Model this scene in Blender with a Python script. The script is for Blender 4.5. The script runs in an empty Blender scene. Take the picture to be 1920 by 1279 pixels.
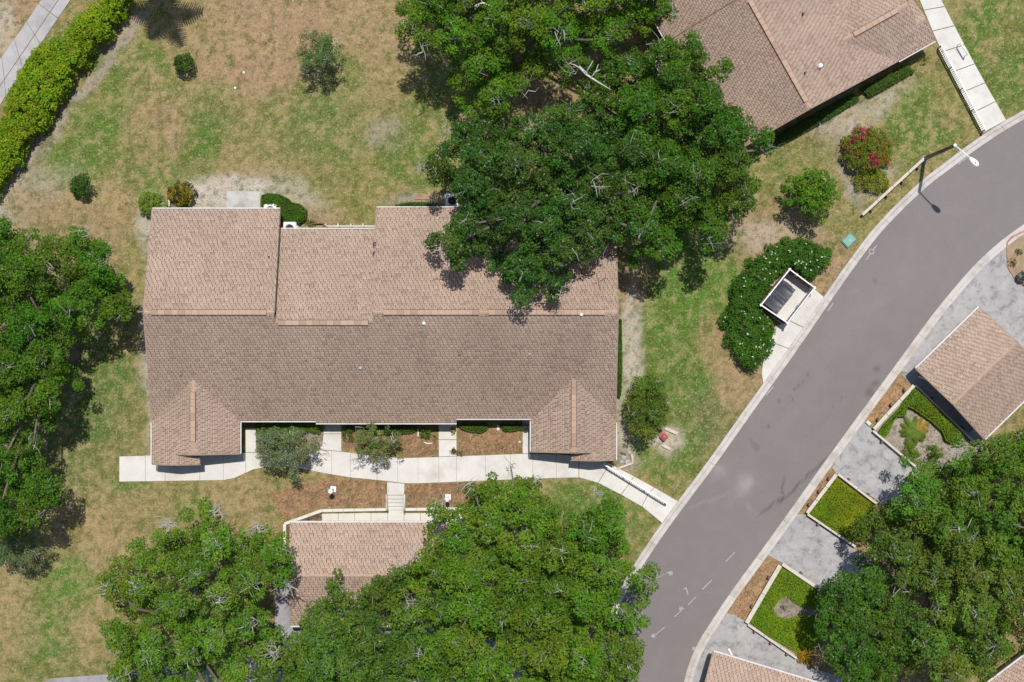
import bpy, bmesh, math, random
import numpy as np
from mathutils import Vector, Matrix

# ------------------------------------------------------------------ camera, world, sun
S = bpy.context.scene
COL = S.collection
CAMH = 120.0            # drone height above the ground (m)
PPM = 31.0              # photograph pixels per metre on the ground
cam_d = bpy.data.cameras.new("camera")
cam_d.sensor_width = 36.0
cam_d.lens = 36.0 * CAMH / (1920.0 / PPM)
cam_d.clip_end = 3000.0
cam = bpy.data.objects.new("camera", cam_d)
cam.location = (0, 0, CAMH)
COL.objects.link(cam)
S.camera = cam

SUN = Vector((0.038, 0.242, 1.0)).normalized()
world = bpy.data.worlds.new("World")
S.world = world
world.use_nodes = True
wn = world.node_tree.nodes
bg = wn["Background"]
sky = wn.new("ShaderNodeTexSky")
sky.sky_type = 'NISHITA'
sky.sun_disc = False
sky.sun_elevation = math.asin(SUN.z)
sky.sun_rotation = math.atan2(SUN.x, SUN.y)
world.node_tree.links.new(sky.outputs[0], bg.inputs[0])
bg.inputs[1].default_value = 0.10
sun_d = bpy.data.lights.new("sun", 'SUN')
sun_d.energy = 3.95
sun_d.angle = math.radians(0.5)
sun_d.color = (1.0, 0.965, 0.91)
sun = bpy.data.objects.new("sun", sun_d)
sun.rotation_euler = SUN.to_track_quat('Z', 'Y').to_euler()
sun.location = (0, 20, 60)
COL.objects.link(sun)
S.view_settings.view_transform = 'Standard'
S.view_settings.look = 'None'
S.view_settings.exposure = 0.0
S.view_settings.gamma = 1.0
S.view_settings.use_curve_mapping = False
S.cycles.max_bounces = 6
S.cycles.diffuse_bounces = 3
S.cycles.transparent_max_bounces = 4

random.seed(7)
RNG = np.random.default_rng(11)

# ------------------------------------------------------------------ helpers
def W(px, py, z=0.0):
    """point of the place seen at a photograph pixel, at height z"""
    f = (CAMH - z) / CAMH / PPM
    return ((px - 960.0) * f, (639.5 - py) * f, z)

def W2(px, py, z=0.0):
    p = W(px, py, z)
    return (p[0], p[1])

def poly_w(pts, z=0.0):
    return [W2(a, b, z) for a, b in pts]

def tag(o, label=None, cat=None, group=None, kind=None):
    if label: o["label"] = label
    if cat: o["category"] = cat
    if group: o["group"] = group
    if kind: o["kind"] = kind
    return o

def thing(name, loc, label, cat, group=None, rz=0.0):
    o = bpy.data.objects.new(name, None)
    o.empty_display_size = 0.3
    o.location = loc
    o.rotation_euler = (0, 0, rz)
    COL.objects.link(o)
    return tag(o, label, cat, group)

def link_mesh(name, me, mat=None, parent=None):
    o = bpy.data.objects.new(name, me)
    COL.objects.link(o)
    if mat is not None and len(me.materials) == 0:
        me.materials.append(mat)
    if parent is not None:
        o.parent = parent
    return o

def gworld(parent):
    m = Matrix.Identity(4)
    chain = []
    while parent is not None:
        chain.append(parent); parent = parent.parent
    for p in reversed(chain):
        m = m @ Matrix.LocRotScale(p.location, p.rotation_euler, p.scale)
    return m

def np_mesh(name, V, F, mat, parent=None, fcol=None, vcol=None, smooth=False):
    """V (n,3) world coordinates; F (m,k) equal sized faces"""
    V = np.asarray(V, dtype=np.float64); F = np.asarray(F, dtype=np.int32)
    if parent is not None:
        inv = np.array(gworld(parent).inverted())
        V = V @ inv[:3, :3].T + inv[:3, 3]
    me = bpy.data.meshes.new(name)
    k = F.shape[1]
    me.vertices.add(len(V)); me.vertices.foreach_set("co", V.astype(np.float32).ravel())
    me.loops.add(F.size); me.loops.foreach_set("vertex_index", F.ravel())
    me.polygons.add(len(F))
    me.polygons.foreach_set("loop_start", np.arange(0, F.size, k, dtype=np.int32))
    if smooth:
        me.polygons.foreach_set("use_smooth", np.ones(len(F), dtype=bool))
    me.update(calc_edges=True)
    for arr, dom in ((fcol, 'FACE'), (vcol, 'POINT')):
        if arr is not None:
            at = me.attributes.new("Col", 'FLOAT_COLOR', dom)
            c = np.ones((len(arr), 4), dtype=np.float32); c[:, :3] = arr
            at.data.foreach_set("color", c.ravel())
    return link_mesh(name, me, mat, parent)

class MB:
    """collects shapes in world coordinates, builds ONE mesh object"""
    def __init__(s):
        s.v = []; s.f = []
    def add(s, vs, fs):
        n = len(s.v); s.v += [tuple(v) for v in vs]; s.f += [tuple(i + n for i in f) for f in fs]; return s
    def box(s, c, size, ax=(1, 0), tilt=None):
        ax = Vector((ax[0], ax[1], 0)).normalized(); ay = Vector((-ax.y, ax.x, 0)); az = Vector((0, 0, 1))
        c = Vector(c); hx, hy, hz = size[0] / 2, size[1] / 2, size[2] / 2
        vs = [c + ax * sx * hx + ay * sy * hy + az * sz * hz for sz in (-1, 1) for sx, sy in ((-1, -1), (1, -1), (1, 1), (-1, 1))]
        return s.add(vs, [(3, 2, 1, 0), (4, 5, 6, 7), (0, 1, 5, 4), (1, 2, 6, 5), (2, 3, 7, 6), (3, 0, 4, 7)])
    def bar(s, a, b, w, h):
        """straight bar with w x h section between a and b"""
        a = Vector(a); b = Vector(b); d = (b - a).normalized()
        up = Vector((0, 0, 1)) if abs(d.z) < 0.95 else Vector((0, 1, 0))
        sx = d.cross(up).normalized() * (w / 2); sz = sx.cross(d).normalized() * (h / 2)
        vs = [p + e1 * sx + e2 * sz for p in (a, b) for e1, e2 in ((-1, -1), (1, -1), (1, 1), (-1, 1))]
        return s.add(vs, [(0, 1, 2, 3), (7, 6, 5, 4), (4, 5, 1, 0), (5, 6, 2, 1), (6, 7, 3, 2), (7, 4, 0, 3)])
    def tube(s, pts, rads, n=7):
        pts = [Vector(p) for p in pts]; rings = []
        base = len(s.v)
        for i, p in enumerate(pts):
            d = (pts[min(i + 1, len(pts) - 1)] - pts[max(i - 1, 0)])
            d = d.normalized() if d.length > 1e-9 else Vector((0, 0, 1))
            up = Vector((0, 0, 1)) if abs(d.z) < 0.9 else Vector((1, 0, 0))
            u = d.cross(up).normalized(); w = u.cross(d)
            for k in range(n):
                a = 2 * math.pi * k / n
                s.v.append(tuple(p + (u * math.cos(a) + w * math.sin(a)) * rads[i]))
        for i in range(len(pts) - 1):
            for k in range(n):
                a = base + i * n + k; b = base + i * n + (k + 1) % n
                s.f.append((a, b, b + n, a + n))
        s.f.append(tuple(base + k for k in reversed(range(n))))
        e = base + (len(pts) - 1) * n
        s.f.append(tuple(e + k for k in range(n)))
        return s
    def lathe(s, c, prof, n=16):
        base = len(s.v)
        for r, z in prof:
            for k in range(n):
                a = 2 * math.pi * k / n
                s.v.append((c[0] + r * math.cos(a), c[1] + r * math.sin(a), c[2] + z))
        for i in range(len(prof) - 1):
            for k in range(n):
                a = base + i * n + k; b = base + i * n + (k + 1) % n
                s.f.append((a, b, b + n, a + n))
        s.f.append(tuple(base + k for k in reversed(range(n))))
        e = base + (len(prof) - 1) * n
        s.f.append(tuple(e + k for k in range(n)))
        return s
    def prism(s, poly, z0, z1):
        """vertical prism over a world polygon"""
        a = sum(poly[i][0] * poly[(i + 1) % len(poly)][1] - poly[(i + 1) % len(poly)][0] * poly[i][1] for i in range(len(poly)))
        if a < 0: poly = list(reversed(poly))
        n = len(poly)
        vs = [(x, y, z0) for x, y in poly] + [(x, y, z1) for x, y in poly]
        fs = [tuple(reversed(range(n))), tuple(range(n, 2 * n))] + [(i, (i + 1) % n, n + (i + 1) % n, n + i) for i in range(n)]
        return s.add(vs, fs)
    def build(s, name, mat, parent=None, smooth=False, bevel=0.0):
        me = bpy.data.meshes.new(name)
        vs = s.v
        if parent is not None:
            inv = gworld(parent).inverted()
            vs = [tuple(inv @ Vector(v)) for v in vs]
        me.from_pydata(vs, [], s.f)
        if smooth:
            for p in me.polygons: p.use_smooth = len(p.vertices) == 4
        if bevel > 0:
            bm = bmesh.new(); bm.from_mesh(me)
            bmesh.ops.bevel(bm, geom=[e for e in bm.edges], offset=bevel, segments=1, affect='EDGES', clamp_overlap=True)
            bm.to_mesh(me); bm.free()
        me.update()
        return link_mesh(name, me, mat, parent)

def inside(P, poly):
    """vectorised point in polygon"""
    x, y = P[:, 0], P[:, 1]; r = np.zeros(len(P), bool)
    n = len(poly)
    for i in range(n):
        x1, y1 = poly[i]; x2, y2 = poly[(i + 1) % n]
        c = ((y1 > y) != (y2 > y))
        with np.errstate(divide='ignore', invalid='ignore'):
            xi = (x2 - x1) * (y - y1) / (y2 - y1 + 1e-12) + x1
        r ^= c & (x < xi)
    return r

def edge_dist(P, poly):
    d = np.full(len(P), 1e9); n = len(poly)
    for i in range(n):
        a = np.array(poly[i]); b = np.array(poly[(i + 1) % n]); ab = b - a
        t = np.clip(((P[:, :2] - a) @ ab) / (ab @ ab + 1e-12), 0, 1)
        d = np.minimum(d, np.linalg.norm(P[:, :2] - (a + t[:, None] * ab), axis=1))
    return d

_NG = np.random.default_rng(5).random((256, 256))
def vnoise(x, y, scale, seed=0):
    """smooth value noise, 0..1, wavelength = scale"""
    x = np.asarray(x) / scale + seed * 17.31 + 500; y = np.asarray(y) / scale + seed * 7.77 + 500
    xi = np.floor(x).astype(int); yi = np.floor(y).astype(int)
    fx = x - xi; fy = y - yi; fx = fx * fx * (3 - 2 * fx); fy = fy * fy * (3 - 2 * fy)
    g = lambda a, b: _NG[a % 256, b % 256]
    return (g(xi, yi) * (1 - fx) + g(xi + 1, yi) * fx) * (1 - fy) + (g(xi, yi + 1) * (1 - fx) + g(xi + 1, yi + 1) * fx) * fy
def fbm(x, y, scale, seed=0, oct=3):
    s = 0; a = 1; t = 0
    for i in range(oct):
        s = s + a * vnoise(x, y, scale / (2.03 ** i), seed + i * 3); t += a; a *= 0.55
    return s / t

# ------------------------------------------------------------------ materials
def mat_base(name, rough=0.8, spec=0.25):
    m = bpy.data.materials.new(name); m.use_nodes = True
    nt = m.node_tree; b = nt.nodes["Principled BSDF"]
    b.inputs["Roughness"].default_value = rough
    b.inputs["Specular IOR Level"].default_value = spec
    return m, nt, b

def noise_node(nt, scale, detail=4.0, rough=0.6, world=True):
    tc = nt.nodes.new("ShaderNodeNewGeometry" if world else "ShaderNodeTexCoord")
    n = nt.nodes.new("ShaderNodeTexNoise")
    n.inputs["Scale"].default_value = scale; n.inputs["Detail"].default_value = detail; n.inputs["Roughness"].default_value = rough
    nt.links.new(tc.outputs["Position" if world else "Object"], n.inputs["Vector"])
    return n

def ramp(nt, src, stops):
    r = nt.nodes.new("ShaderNodeValToRGB")
    e = r.color_ramp.elements
    while len(e) < len(stops): e.new(0.5)
    for k, (p, c) in enumerate(stops):
        e[k].position = p; e[k].color = (c[0], c[1], c[2], 1) if not isinstance(c, (int, float)) else (c, c, c, 1)
    nt.links.new(src, r.inputs["Fac"])
    return r

def mul(nt, a, b, fac=1.0):
    m = nt.nodes.new("ShaderNodeMix"); m.data_type = 'RGBA'; m.blend_type = 'MULTIPLY'
    m.inputs["Factor"].default_value = fac
    nt.links.new(a, m.inputs["A"]); nt.links.new(b, m.inputs["B"])
    return m.outputs["Result"]

def add_bump(nt, b, src, strength, dist):
    bp = nt.nodes.new("ShaderNodeBump"); bp.inputs["Strength"].default_value = strength; bp.inputs["Distance"].default_value = dist
    nt.links.new(src, bp.inputs["Height"]); nt.links.new(bp.outputs["Normal"], b.inputs["Normal"])

def mat_plain(name, col, rough=0.7, spec=0.3, var=0.12, scale=3.0, bump=0.0, metallic=0.0):
    m, nt, b = mat_base(name, rough, spec)
    n = noise_node(nt, scale, 5.0)
    r = ramp(nt, n.outputs["Fac"], [(0.25, tuple(c * (1 - var) for c in col)), (0.75, tuple(min(1, c * (1 + var)) for c in col))])
    nt.links.new(r.outputs["Color"], b.inputs["Base Color"])
    b.inputs["Metallic"].default_value = metallic
    if bump: add_bump(nt, b, n.outputs["Fac"], bump, 0.02)
    return m

def mat_attr(name, rough=0.9, spec=0.1, fine=0.0, fscale=20.0, bump=0.0, translucent=0.0, coarse=None):
    m, nt, b = mat_base(name, rough, spec)
    at = nt.nodes.new("ShaderNodeAttribute"); at.attribute_name = "Col"
    out = at.outputs["Color"]
    if fine:
        n = noise_node(nt, fscale, 5.0, 0.7)
        out = mul(nt, out, ramp(nt, n.outputs["Fac"], [(0.3, 1 - fine), (0.7, 1 + fine)]).outputs["Color"])
        if bump: add_bump(nt, b, n.outputs["Fac"], bump, 0.05)
    nt.links.new(out, b.inputs["Base Color"])
    if translucent:
        tr = nt.nodes.new("ShaderNodeBsdfTranslucent"); mx = nt.nodes.new("ShaderNodeMixShader")
        mx.inputs[0].default_value = translucent
        nt.links.new(out, tr.inputs["Color"])
        nt.links.new(b.outputs[0], mx.inputs[1]); nt.links.new(tr.outputs[0], mx.inputs[2])
        nt.links.new(mx.outputs[0], nt.nodes["Material Output"].inputs["Surface"])
    return m

def mat_concrete(name, col, stain=None, stain_scale=0.8, lo=0.45, hi=0.62, var=0.07, srough=.68):
    m, nt, b = mat_base(name, 0.85, 0.2)
    n1 = noise_node(nt, 0.9, 6.0, 0.65); n2 = noise_node(nt, 26.0, 3.0)
    base = ramp(nt, n1.outputs["Fac"], [(0.3, tuple(c * (1 - var) for c in col)), (0.7, tuple(c * (1 + var) for c in col))]).outputs["Color"]
    base = mul(nt, base, ramp(nt, n2.outputs["Fac"], [(0.3, 0.93), (0.7, 1.05)]).outputs["Color"])
    if stain:
        n3 = noise_node(nt, stain_scale, 8.0, srough)
        base = mul(nt, base, ramp(nt, n3.outputs["Fac"], [(lo, 1.0), (hi, stain)]).outputs["Color"])
    nt.links.new(base, b.inputs["Base Color"])
    add_bump(nt, b, n2.outputs["Fac"], 0.25, 0.01)
    return m

M = {}
def mat_lawn():
    m, nt, b = mat_base("lawn_soil", 0.95, 0.05)
    at = nt.nodes.new("ShaderNodeAttribute"); at.attribute_name = "Col"; out = at.outputs["Color"]
    def over(out, scale, lo, hi, col, fac, rough=.62, detail=3.0):
        n = noise_node(nt, scale, detail, rough)
        r = ramp(nt, n.outputs["Fac"], [(lo, 0.0), (hi, fac)])
        mx = nt.nodes.new("ShaderNodeMix"); mx.data_type = 'RGBA'
        nt.links.new(r.outputs["Color"], mx.inputs["Factor"]); nt.links.new(out, mx.inputs["A"]); mx.inputs["B"].default_value = (*col, 1)
        return mx.outputs["Result"], n
    out, _ = over(out, 3.1, .54, .62, (.40, .305, .185), .42)
    out, _ = over(out, 2.6, .55, .62, (.090, .112, .022), .46)
    out, _ = over(out, 7.5, .57, .64, (.075, .088, .024), .52)
    out, n = over(out, 9.0, .56, .63, (.47, .375, .245), .48)
    nt.links.new(out, b.inputs["Base Color"]); add_bump(nt, b, n.outputs["Fac"], .7, .06)
    return m
M["ground"] = mat_lawn()
M["blade"] = mat_attr("grass_blades", 0.8, 0.15, translucent=0.15)
M["leaf"] = mat_attr("leaves", 0.6, 0.18, translucent=0.24)
M["shingle"] = mat_attr("roof_shingles", 0.9, 0.12, fine=0.12, fscale=30.0, bump=0.2)
M["asphalt"] = mat_attr("road_asphalt", 0.85, 0.2, fine=0.07, fscale=14.0, bump=0.15)
M["walk"] = mat_concrete("walk_concrete", (0.64, 0.615, 0.57), stain=(0.80, 0.79, 0.76), stain_scale=0.7, lo=.48, hi=.72)
M["walk_grey"] = mat_concrete("grey_walk_concrete", (0.43, 0.41, 0.41), stain=(0.8, 0.8, 0.8))
M["patio"] = mat_concrete("patio_concrete", (0.50, 0.485, 0.45), stain=(0.7, 0.7, 0.68), stain_scale=1.2)
M["kerb"] = mat_concrete("kerb_concrete", (0.57, 0.525, 0.485), stain=(0.72, 0.70, 0.68), stain_scale=0.9)
M["drive"] = mat_concrete("drive_concrete", (0.375, 0.362, 0.355), stain=(0.52, 0.52, 0.53), stain_scale=1.6, lo=0.49, hi=0.66, var=0.16, srough=.8)
M["court"] = mat_concrete("court_asphalt", (0.33, 0.31, 0.32), stain=(0.75, 0.75, 0.78))
M["white"] = mat_plain("white_paint", (0.78, 0.77, 0.74), 0.5, 0.4, 0.05)
M["cream"] = mat_plain("cream_paint", (0.62, 0.55, 0.44), 0.6, 0.3, 0.10, 4.0)
M["timber"] = mat_plain("weathered_white_timber", (0.57, 0.52, 0.44), 0.75, 0.2, 0.16, 6.0, 0.3)
M["wall"] = mat_plain("stucco_wall", (0.42, 0.36, 0.29), 0.9, 0.1, 0.08, 8.0, 0.2)
M["fascia"] = mat_plain("rake_board", (0.34, 0.245, 0.19), 0.7, 0.2, 0.1)
M["gutter"] = mat_plain("gutter_paint", (0.60, 0.58, 0.55), 0.6, 0.3, 0.12)
M["panel"] = mat_plain("door_panel", (0.62, 0.58, 0.52), 0.6, 0.3, 0.08)
M["rakedark"] = mat_plain("dark_rake_board", (0.10, 0.075, 0.06), 0.7, 0.2, 0.1)
M["browngable"] = mat_plain("brown_siding", (0.13, 0.09, 0.07), 0.8, 0.2, 0.15)
M["deck"] = mat_plain("roof_felt", (0.10, 0.075, 0.06), 0.95, 0.1, 0.2)
M["glass"] = mat_plain("window_glass", (0.03, 0.04, 0.05), 0.05, 0.6, 0.05)
M["door"] = mat_plain("door_paint", (0.30, 0.12, 0.08), 0.5, 0.4, 0.08)
M["bark"] = mat_plain("oak_bark", (0.17, 0.14, 0.115), 0.95, 0.1, 0.3, 5.0, 0.5)
M["palebark"] = mat_plain("pale_bark", (0.46, 0.44, 0.40), 0.9, 0.1, 0.25, 6.0, 0.4)
M["deadwood"] = mat_plain("bleached_deadwood", (0.58, 0.55, 0.50), 0.9, 0.1, 0.15, 6.0, 0.3)
M["brownmetal"] = mat_plain("dark_bronze_metal", (0.055, 0.045, 0.035), 0.45, 0.5, 0.1)
M["greymetal"] = mat_plain("grey_metal", (0.30, 0.30, 0.30), 0.4, 0.5, 0.08)
M["darkplastic"] = mat_plain("dark_plastic", (0.045, 0.05, 0.06), 0.45, 0.4, 0.2, 2.0)
M["steelgreen"] = mat_plain("dumpster_paint", (0.05, 0.055, 0.05), 0.6, 0.3, 0.15)
M["brownboard"] = mat_plain("brown_board", (0.17, 0.10, 0.075), 0.8, 0.2, 0.2, 5.0, 0.3)
M["teal"] = mat_plain("teal_paint", (0.17, 0.36, 0.30), 0.55, 0.3, 0.10, 5.0)
M["red"] = mat_plain("red_paint", (0.52, 0.12, 0.12), 0.45, 0.4, 0.08)
M["globe"] = mat_plain("white_globe", (0.85, 0.85, 0.83), 0.25, 0.5, 0.02)
M["pot"] = mat_plain("terracotta", (0.28, 0.15, 0.09), 0.8, 0.2, 0.12)
M["darkpot"] = mat_plain("dark_glaze", (0.06, 0.06, 0.07), 0.35, 0.5, 0.1)
M["paint"] = mat_plain("road_paint", (0.37, 0.35, 0.34), 0.7, 0.2, 0.25, 9.0)
M["roadtar"] = mat_plain("road_sealer", (0.085, 0.075, 0.072), 0.8, 0.2, 0.25, 3.0)
M["redblock"] = mat_plain("red_edging", (0.40, 0.22, 0.16), 0.85, 0.15, 0.2, 6.0)
M["stone"] = mat_plain("pale_stone", (0.42, 0.39, 0.36), 0.9, 0.15, 0.2, 5.0, 0.3)

# ------------------------------------------------------------------ layout of the setting (photograph pixels)
ROAD_L = [(1085, 2300), (1090, 1600), (1105, 1400), (1125, 1279), (1143, 1190), (1168, 1125), (1204, 1063), (1246, 1000), (1290, 940), (1340, 873), (1423, 756), (1487, 667), (1560, 561), (1607, 494), (1656, 431), (1727, 360), (1780, 318), (1847, 269), (1920, 224), (2060, 150), (2300, 40), (2900, -220)]
ROAD_R = [(1268, 2300), (1270, 1500), (1274, 1350), (1282, 1279), (1302, 1218), (1341, 1153), (1380, 1096), (1421, 1040), (1493, 940), (1550, 860), (1612, 775), (1681, 681), (1739, 602), (1776, 555), (1824, 500), (1864, 462), (1914, 424), (2055, 330), (2300, 198), (2900, -60)]
def offset(line, d):
    out = []
    for i, p in enumerate(line):
        a = np.array(line[max(i - 1, 0)], float); b = np.array(line[min(i + 1, len(line) - 1)], float)
        t = (b - a) / np.linalg.norm(b - a); out.append((p[0] - t[1] * d, p[1] + t[0] * d))
    return out
KERB_L = offset(ROAD_L, -16); KERB_R = offset(ROAD_R, 15.5)

def dens(line, step=12.0):
    """resample a pixel polyline smoothly (Catmull-Rom)"""
    out = []
    for i in range(len(line) - 1):
        p0 = np.array(line[max(i - 1, 0)], float); p1 = np.array(line[i], float); p2 = np.array(line[i + 1], float); p3 = np.array(line[min(i + 2, len(line) - 1)], float)
        for t in np.linspace(0, 1, 7)[:-1]:
            out.append(tuple(0.5 * ((2 * p1) + (p2 - p0) * t + (2 * p0 - 5 * p1 + 4 * p2 - p3) * t * t + (3 * p1 - p0 - 3 * p2 + p3) * t ** 3)))
    out.append(tuple(line[-1]))
    return out
RL, KL, RR, KR = dens(ROAD_L), dens(KERB_L), dens(ROAD_R), dens(KERB_R)

# walkway in front of the large villa: joints at these x, top and bottom edges
WALK_X = [224, 273, 310, 375, 419, 461, 498, 541, 580, 622, 657, 707, 746, 784, 823, 856, 910, 957, 999, 1043, 1085]
W_TOP = [(224, 856), (461, 849), (480, 849), (545, 843), (600, 844), (640, 847), (740, 858), (760, 859), (823, 857), (980, 851), (1000, 851), (1043, 852), (1085, 855)]
W_BOT = [(224, 903), (419, 900), (440, 896), (475, 880), (500, 875), (560, 878), (620, 889), (657, 895), (728, 902), (759, 906), (787, 906), (910, 901), (957, 899), (1043, 896), (1085, 895)]
def lerp_line(L, x):
    return float(np.interp(x, [p[0] for p in L], [p[1] for p in L]))
walk_slabs = []
for a, b in zip(WALK_X[:-1], WALK_X[1:]):
    mids = [x for x in sorted(set([p[0] for p in W_TOP] + [p[0] for p in W_BOT])) if a < x < b]
    xs = [a + 0.25] + mids + [b - 0.25]
    walk_slabs.append([(x, lerp_line(W_TOP, x)) for x in xs] + [(x, lerp_line(W_BOT, x)) for x in reversed(xs)])
walk_slabs += [[(1086, 855), (1138, 867), (1136.5, 879), (1121, 905), (1086, 895)],
               [(1139, 867.5), (1188, 893), (1176, 911), (1164, 927), (1122, 905.5), (1137.5, 879.5)],
               [(1189, 893.5), (1226, 914), (1214, 927), (1203, 949), (1165, 927.5), (1177, 911.5)],
               [(1227, 914.5), (1271, 940), (1241, 980), (1204, 949.5), (1215, 927.5)]]
side_slabs = [[(461, 802), (480, 802), (480, 848), (461, 848)],
              [(607, 785), (640, 785), (640, 813), (607, 813)], [(607, 814), (640, 814), (640, 846), (604, 843)],
              [(823, 785), (856, 785), (856, 824), (823, 824)], [(823, 825), (856, 825), (856, 855), (823, 856)],
              [(980, 781), (997, 781), (997, 850), (980, 850)]]
step_landing = [[(726, 904), (758, 907), (758, 928), (726, 928)]]
LOWZ = -0.55
lower_slabs = [[(602 + i * 31, 952), (632.3 + i * 31, 952), (632.3 + i * 31, 984), (602 + i * 31, 984)] for i in range(11)]
NEW_A = [(1701, -60), (1724, 0), (1759, 84), (1800, 165), (1844, 249)]
NEW_B = [(1735, -60), (1764, 0), (1800, 70), (1843, 150), (1886, 226)]
def along(L, t):
    d = [0]
    for p, q in zip(L[:-1], L[1:]): d.append(d[-1] + math.dist(p, q))
    s = t * d[-1]
    return (float(np.interp(s, d, [p[0] for p in L])), float(np.interp(s, d, [p[1] for p in L])))
ne_slabs = []
for i in range(8):
    t0, t1 = i / 8 + 0.0022, (i + 1) / 8 - 0.0022
    ne_slabs.append([along(NEW_A, t0), along(NEW_B, t0), along(NEW_B, t1), along(NEW_A, t1)])
NWP = [((-20, 140), (-20, 228)), ((0, 113), (0, 197)), ((40, 56), (62, 104)), ((78, 0), (132, 0)), ((118, -60), (176, -60))]
nw_slabs = []
def nw_pt(t, s):
    a = along([p[0] for p in NWP], t); b = along([p[1] for p in NWP], t)
    return (a[0] + (b[0] - a[0]) * s, a[1] + (b[1] - a[1]) * s)
for i in range(6):
    for s0, s1 in ((0, 0.575), (0.6, 1.0)):
        t0, t1 = i / 6 + 0.002, (i + 1) / 6 - 0.002
        nw_slabs.append([nw_pt(t0, s0), nw_pt(t0, s1), nw_pt(t1, s1), nw_pt(t1, s0)])
patio_slab = [(425, 359), (488, 359), (488, 402), (425, 402)]
bin_pads = [[(1470, 503), (1524, 540), (1471, 612), (1418, 573)], [(1525, 541), (1550, 562), (1512, 616), (1480, 601)], [(1479, 602), (1511, 617), (1484, 655), (1443, 640), (1452, 612)], [(1443, 641), (1483, 656), (1432, 726), (1428, 700), (1432, 668)]]
drives = [("D1", [(1684, 696), (1702, 668), (1754, 598), (1792, 549), (1837, 498), (1928, 424), (1990, 420), (2050, 560), (1930, 720), (1838, 600), (1730, 700)]),
          ("D2", [(1582, 832), (1618, 784), (1632, 803), (1636, 806), (1712, 872), (1740, 895), (1700, 985), (1640, 935), (1568, 889), (1560, 876)]),
          ("D3", [(1432, 1036), (1484, 964), (1505, 964), (1600, 1027), (1680, 1080), (1640, 1140), (1560, 1120), (1467, 1056)]),
          ("D4", [(1293, 1283), (1312, 1228), (1348, 1170), (1362, 1150), (1375, 1152), (1402, 1168), (1490, 1226), (1510, 1248), (1640, 1290), (1640, 1400), (1300, 1400)])]
court_poly = [(20, 1400), (60, 1290), (95, 1272), (235, 1262), (420, 1210), (512, 1190), (512, 1096), (545, 1096), (545, 1150), (1000, 1150), (1085, 1300), (1085, 1500), (20, 1500)]
court_strip = [(1690, 702), (1718, 690), (1845, 822), (1842, 848), (1712, 724), (1701, 714)]
bed2 = [(1567, 892), (1640, 945), (1668, 975), (1602, 1022), (1513, 960)]
bed3 = [(1464, 1058), (1528, 1098), (1560, 1130), (1556, 1200), (1520, 1222), (1490, 1222), (1402, 1163)]
low_poly = [(536, 984), (603, 958), (725, 957), (759, 957), (1010, 957), (1010, 1150), (545, 1150), (536, 1060)]

main_foot = [(292, 400), (1150, 400), (1150, 860), (1000, 845), (990, 785), (455, 790), (450, 850), (290, 865)]
NO_GRASS = [poly_w(p) for p in walk_slabs + side_slabs + step_landing + ne_slabs + nw_slabs + bin_pads + [patio_slab] + [d[1] for d in drives] + [court_poly, court_strip, bed2, bed3, low_poly, main_foot]]
NO_GRASS.append(poly_w(KL + KR[::-1]))
NO_GRASS.append(poly_w([(722, 902), (762, 902), (762, 962), (722, 962)]))
NO_GRASS.append(poly_w([(-500, 1300), (40, 1300), (95, 1272), (1085, 1320), (1085, 1500), (-500, 1500)]))

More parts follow.
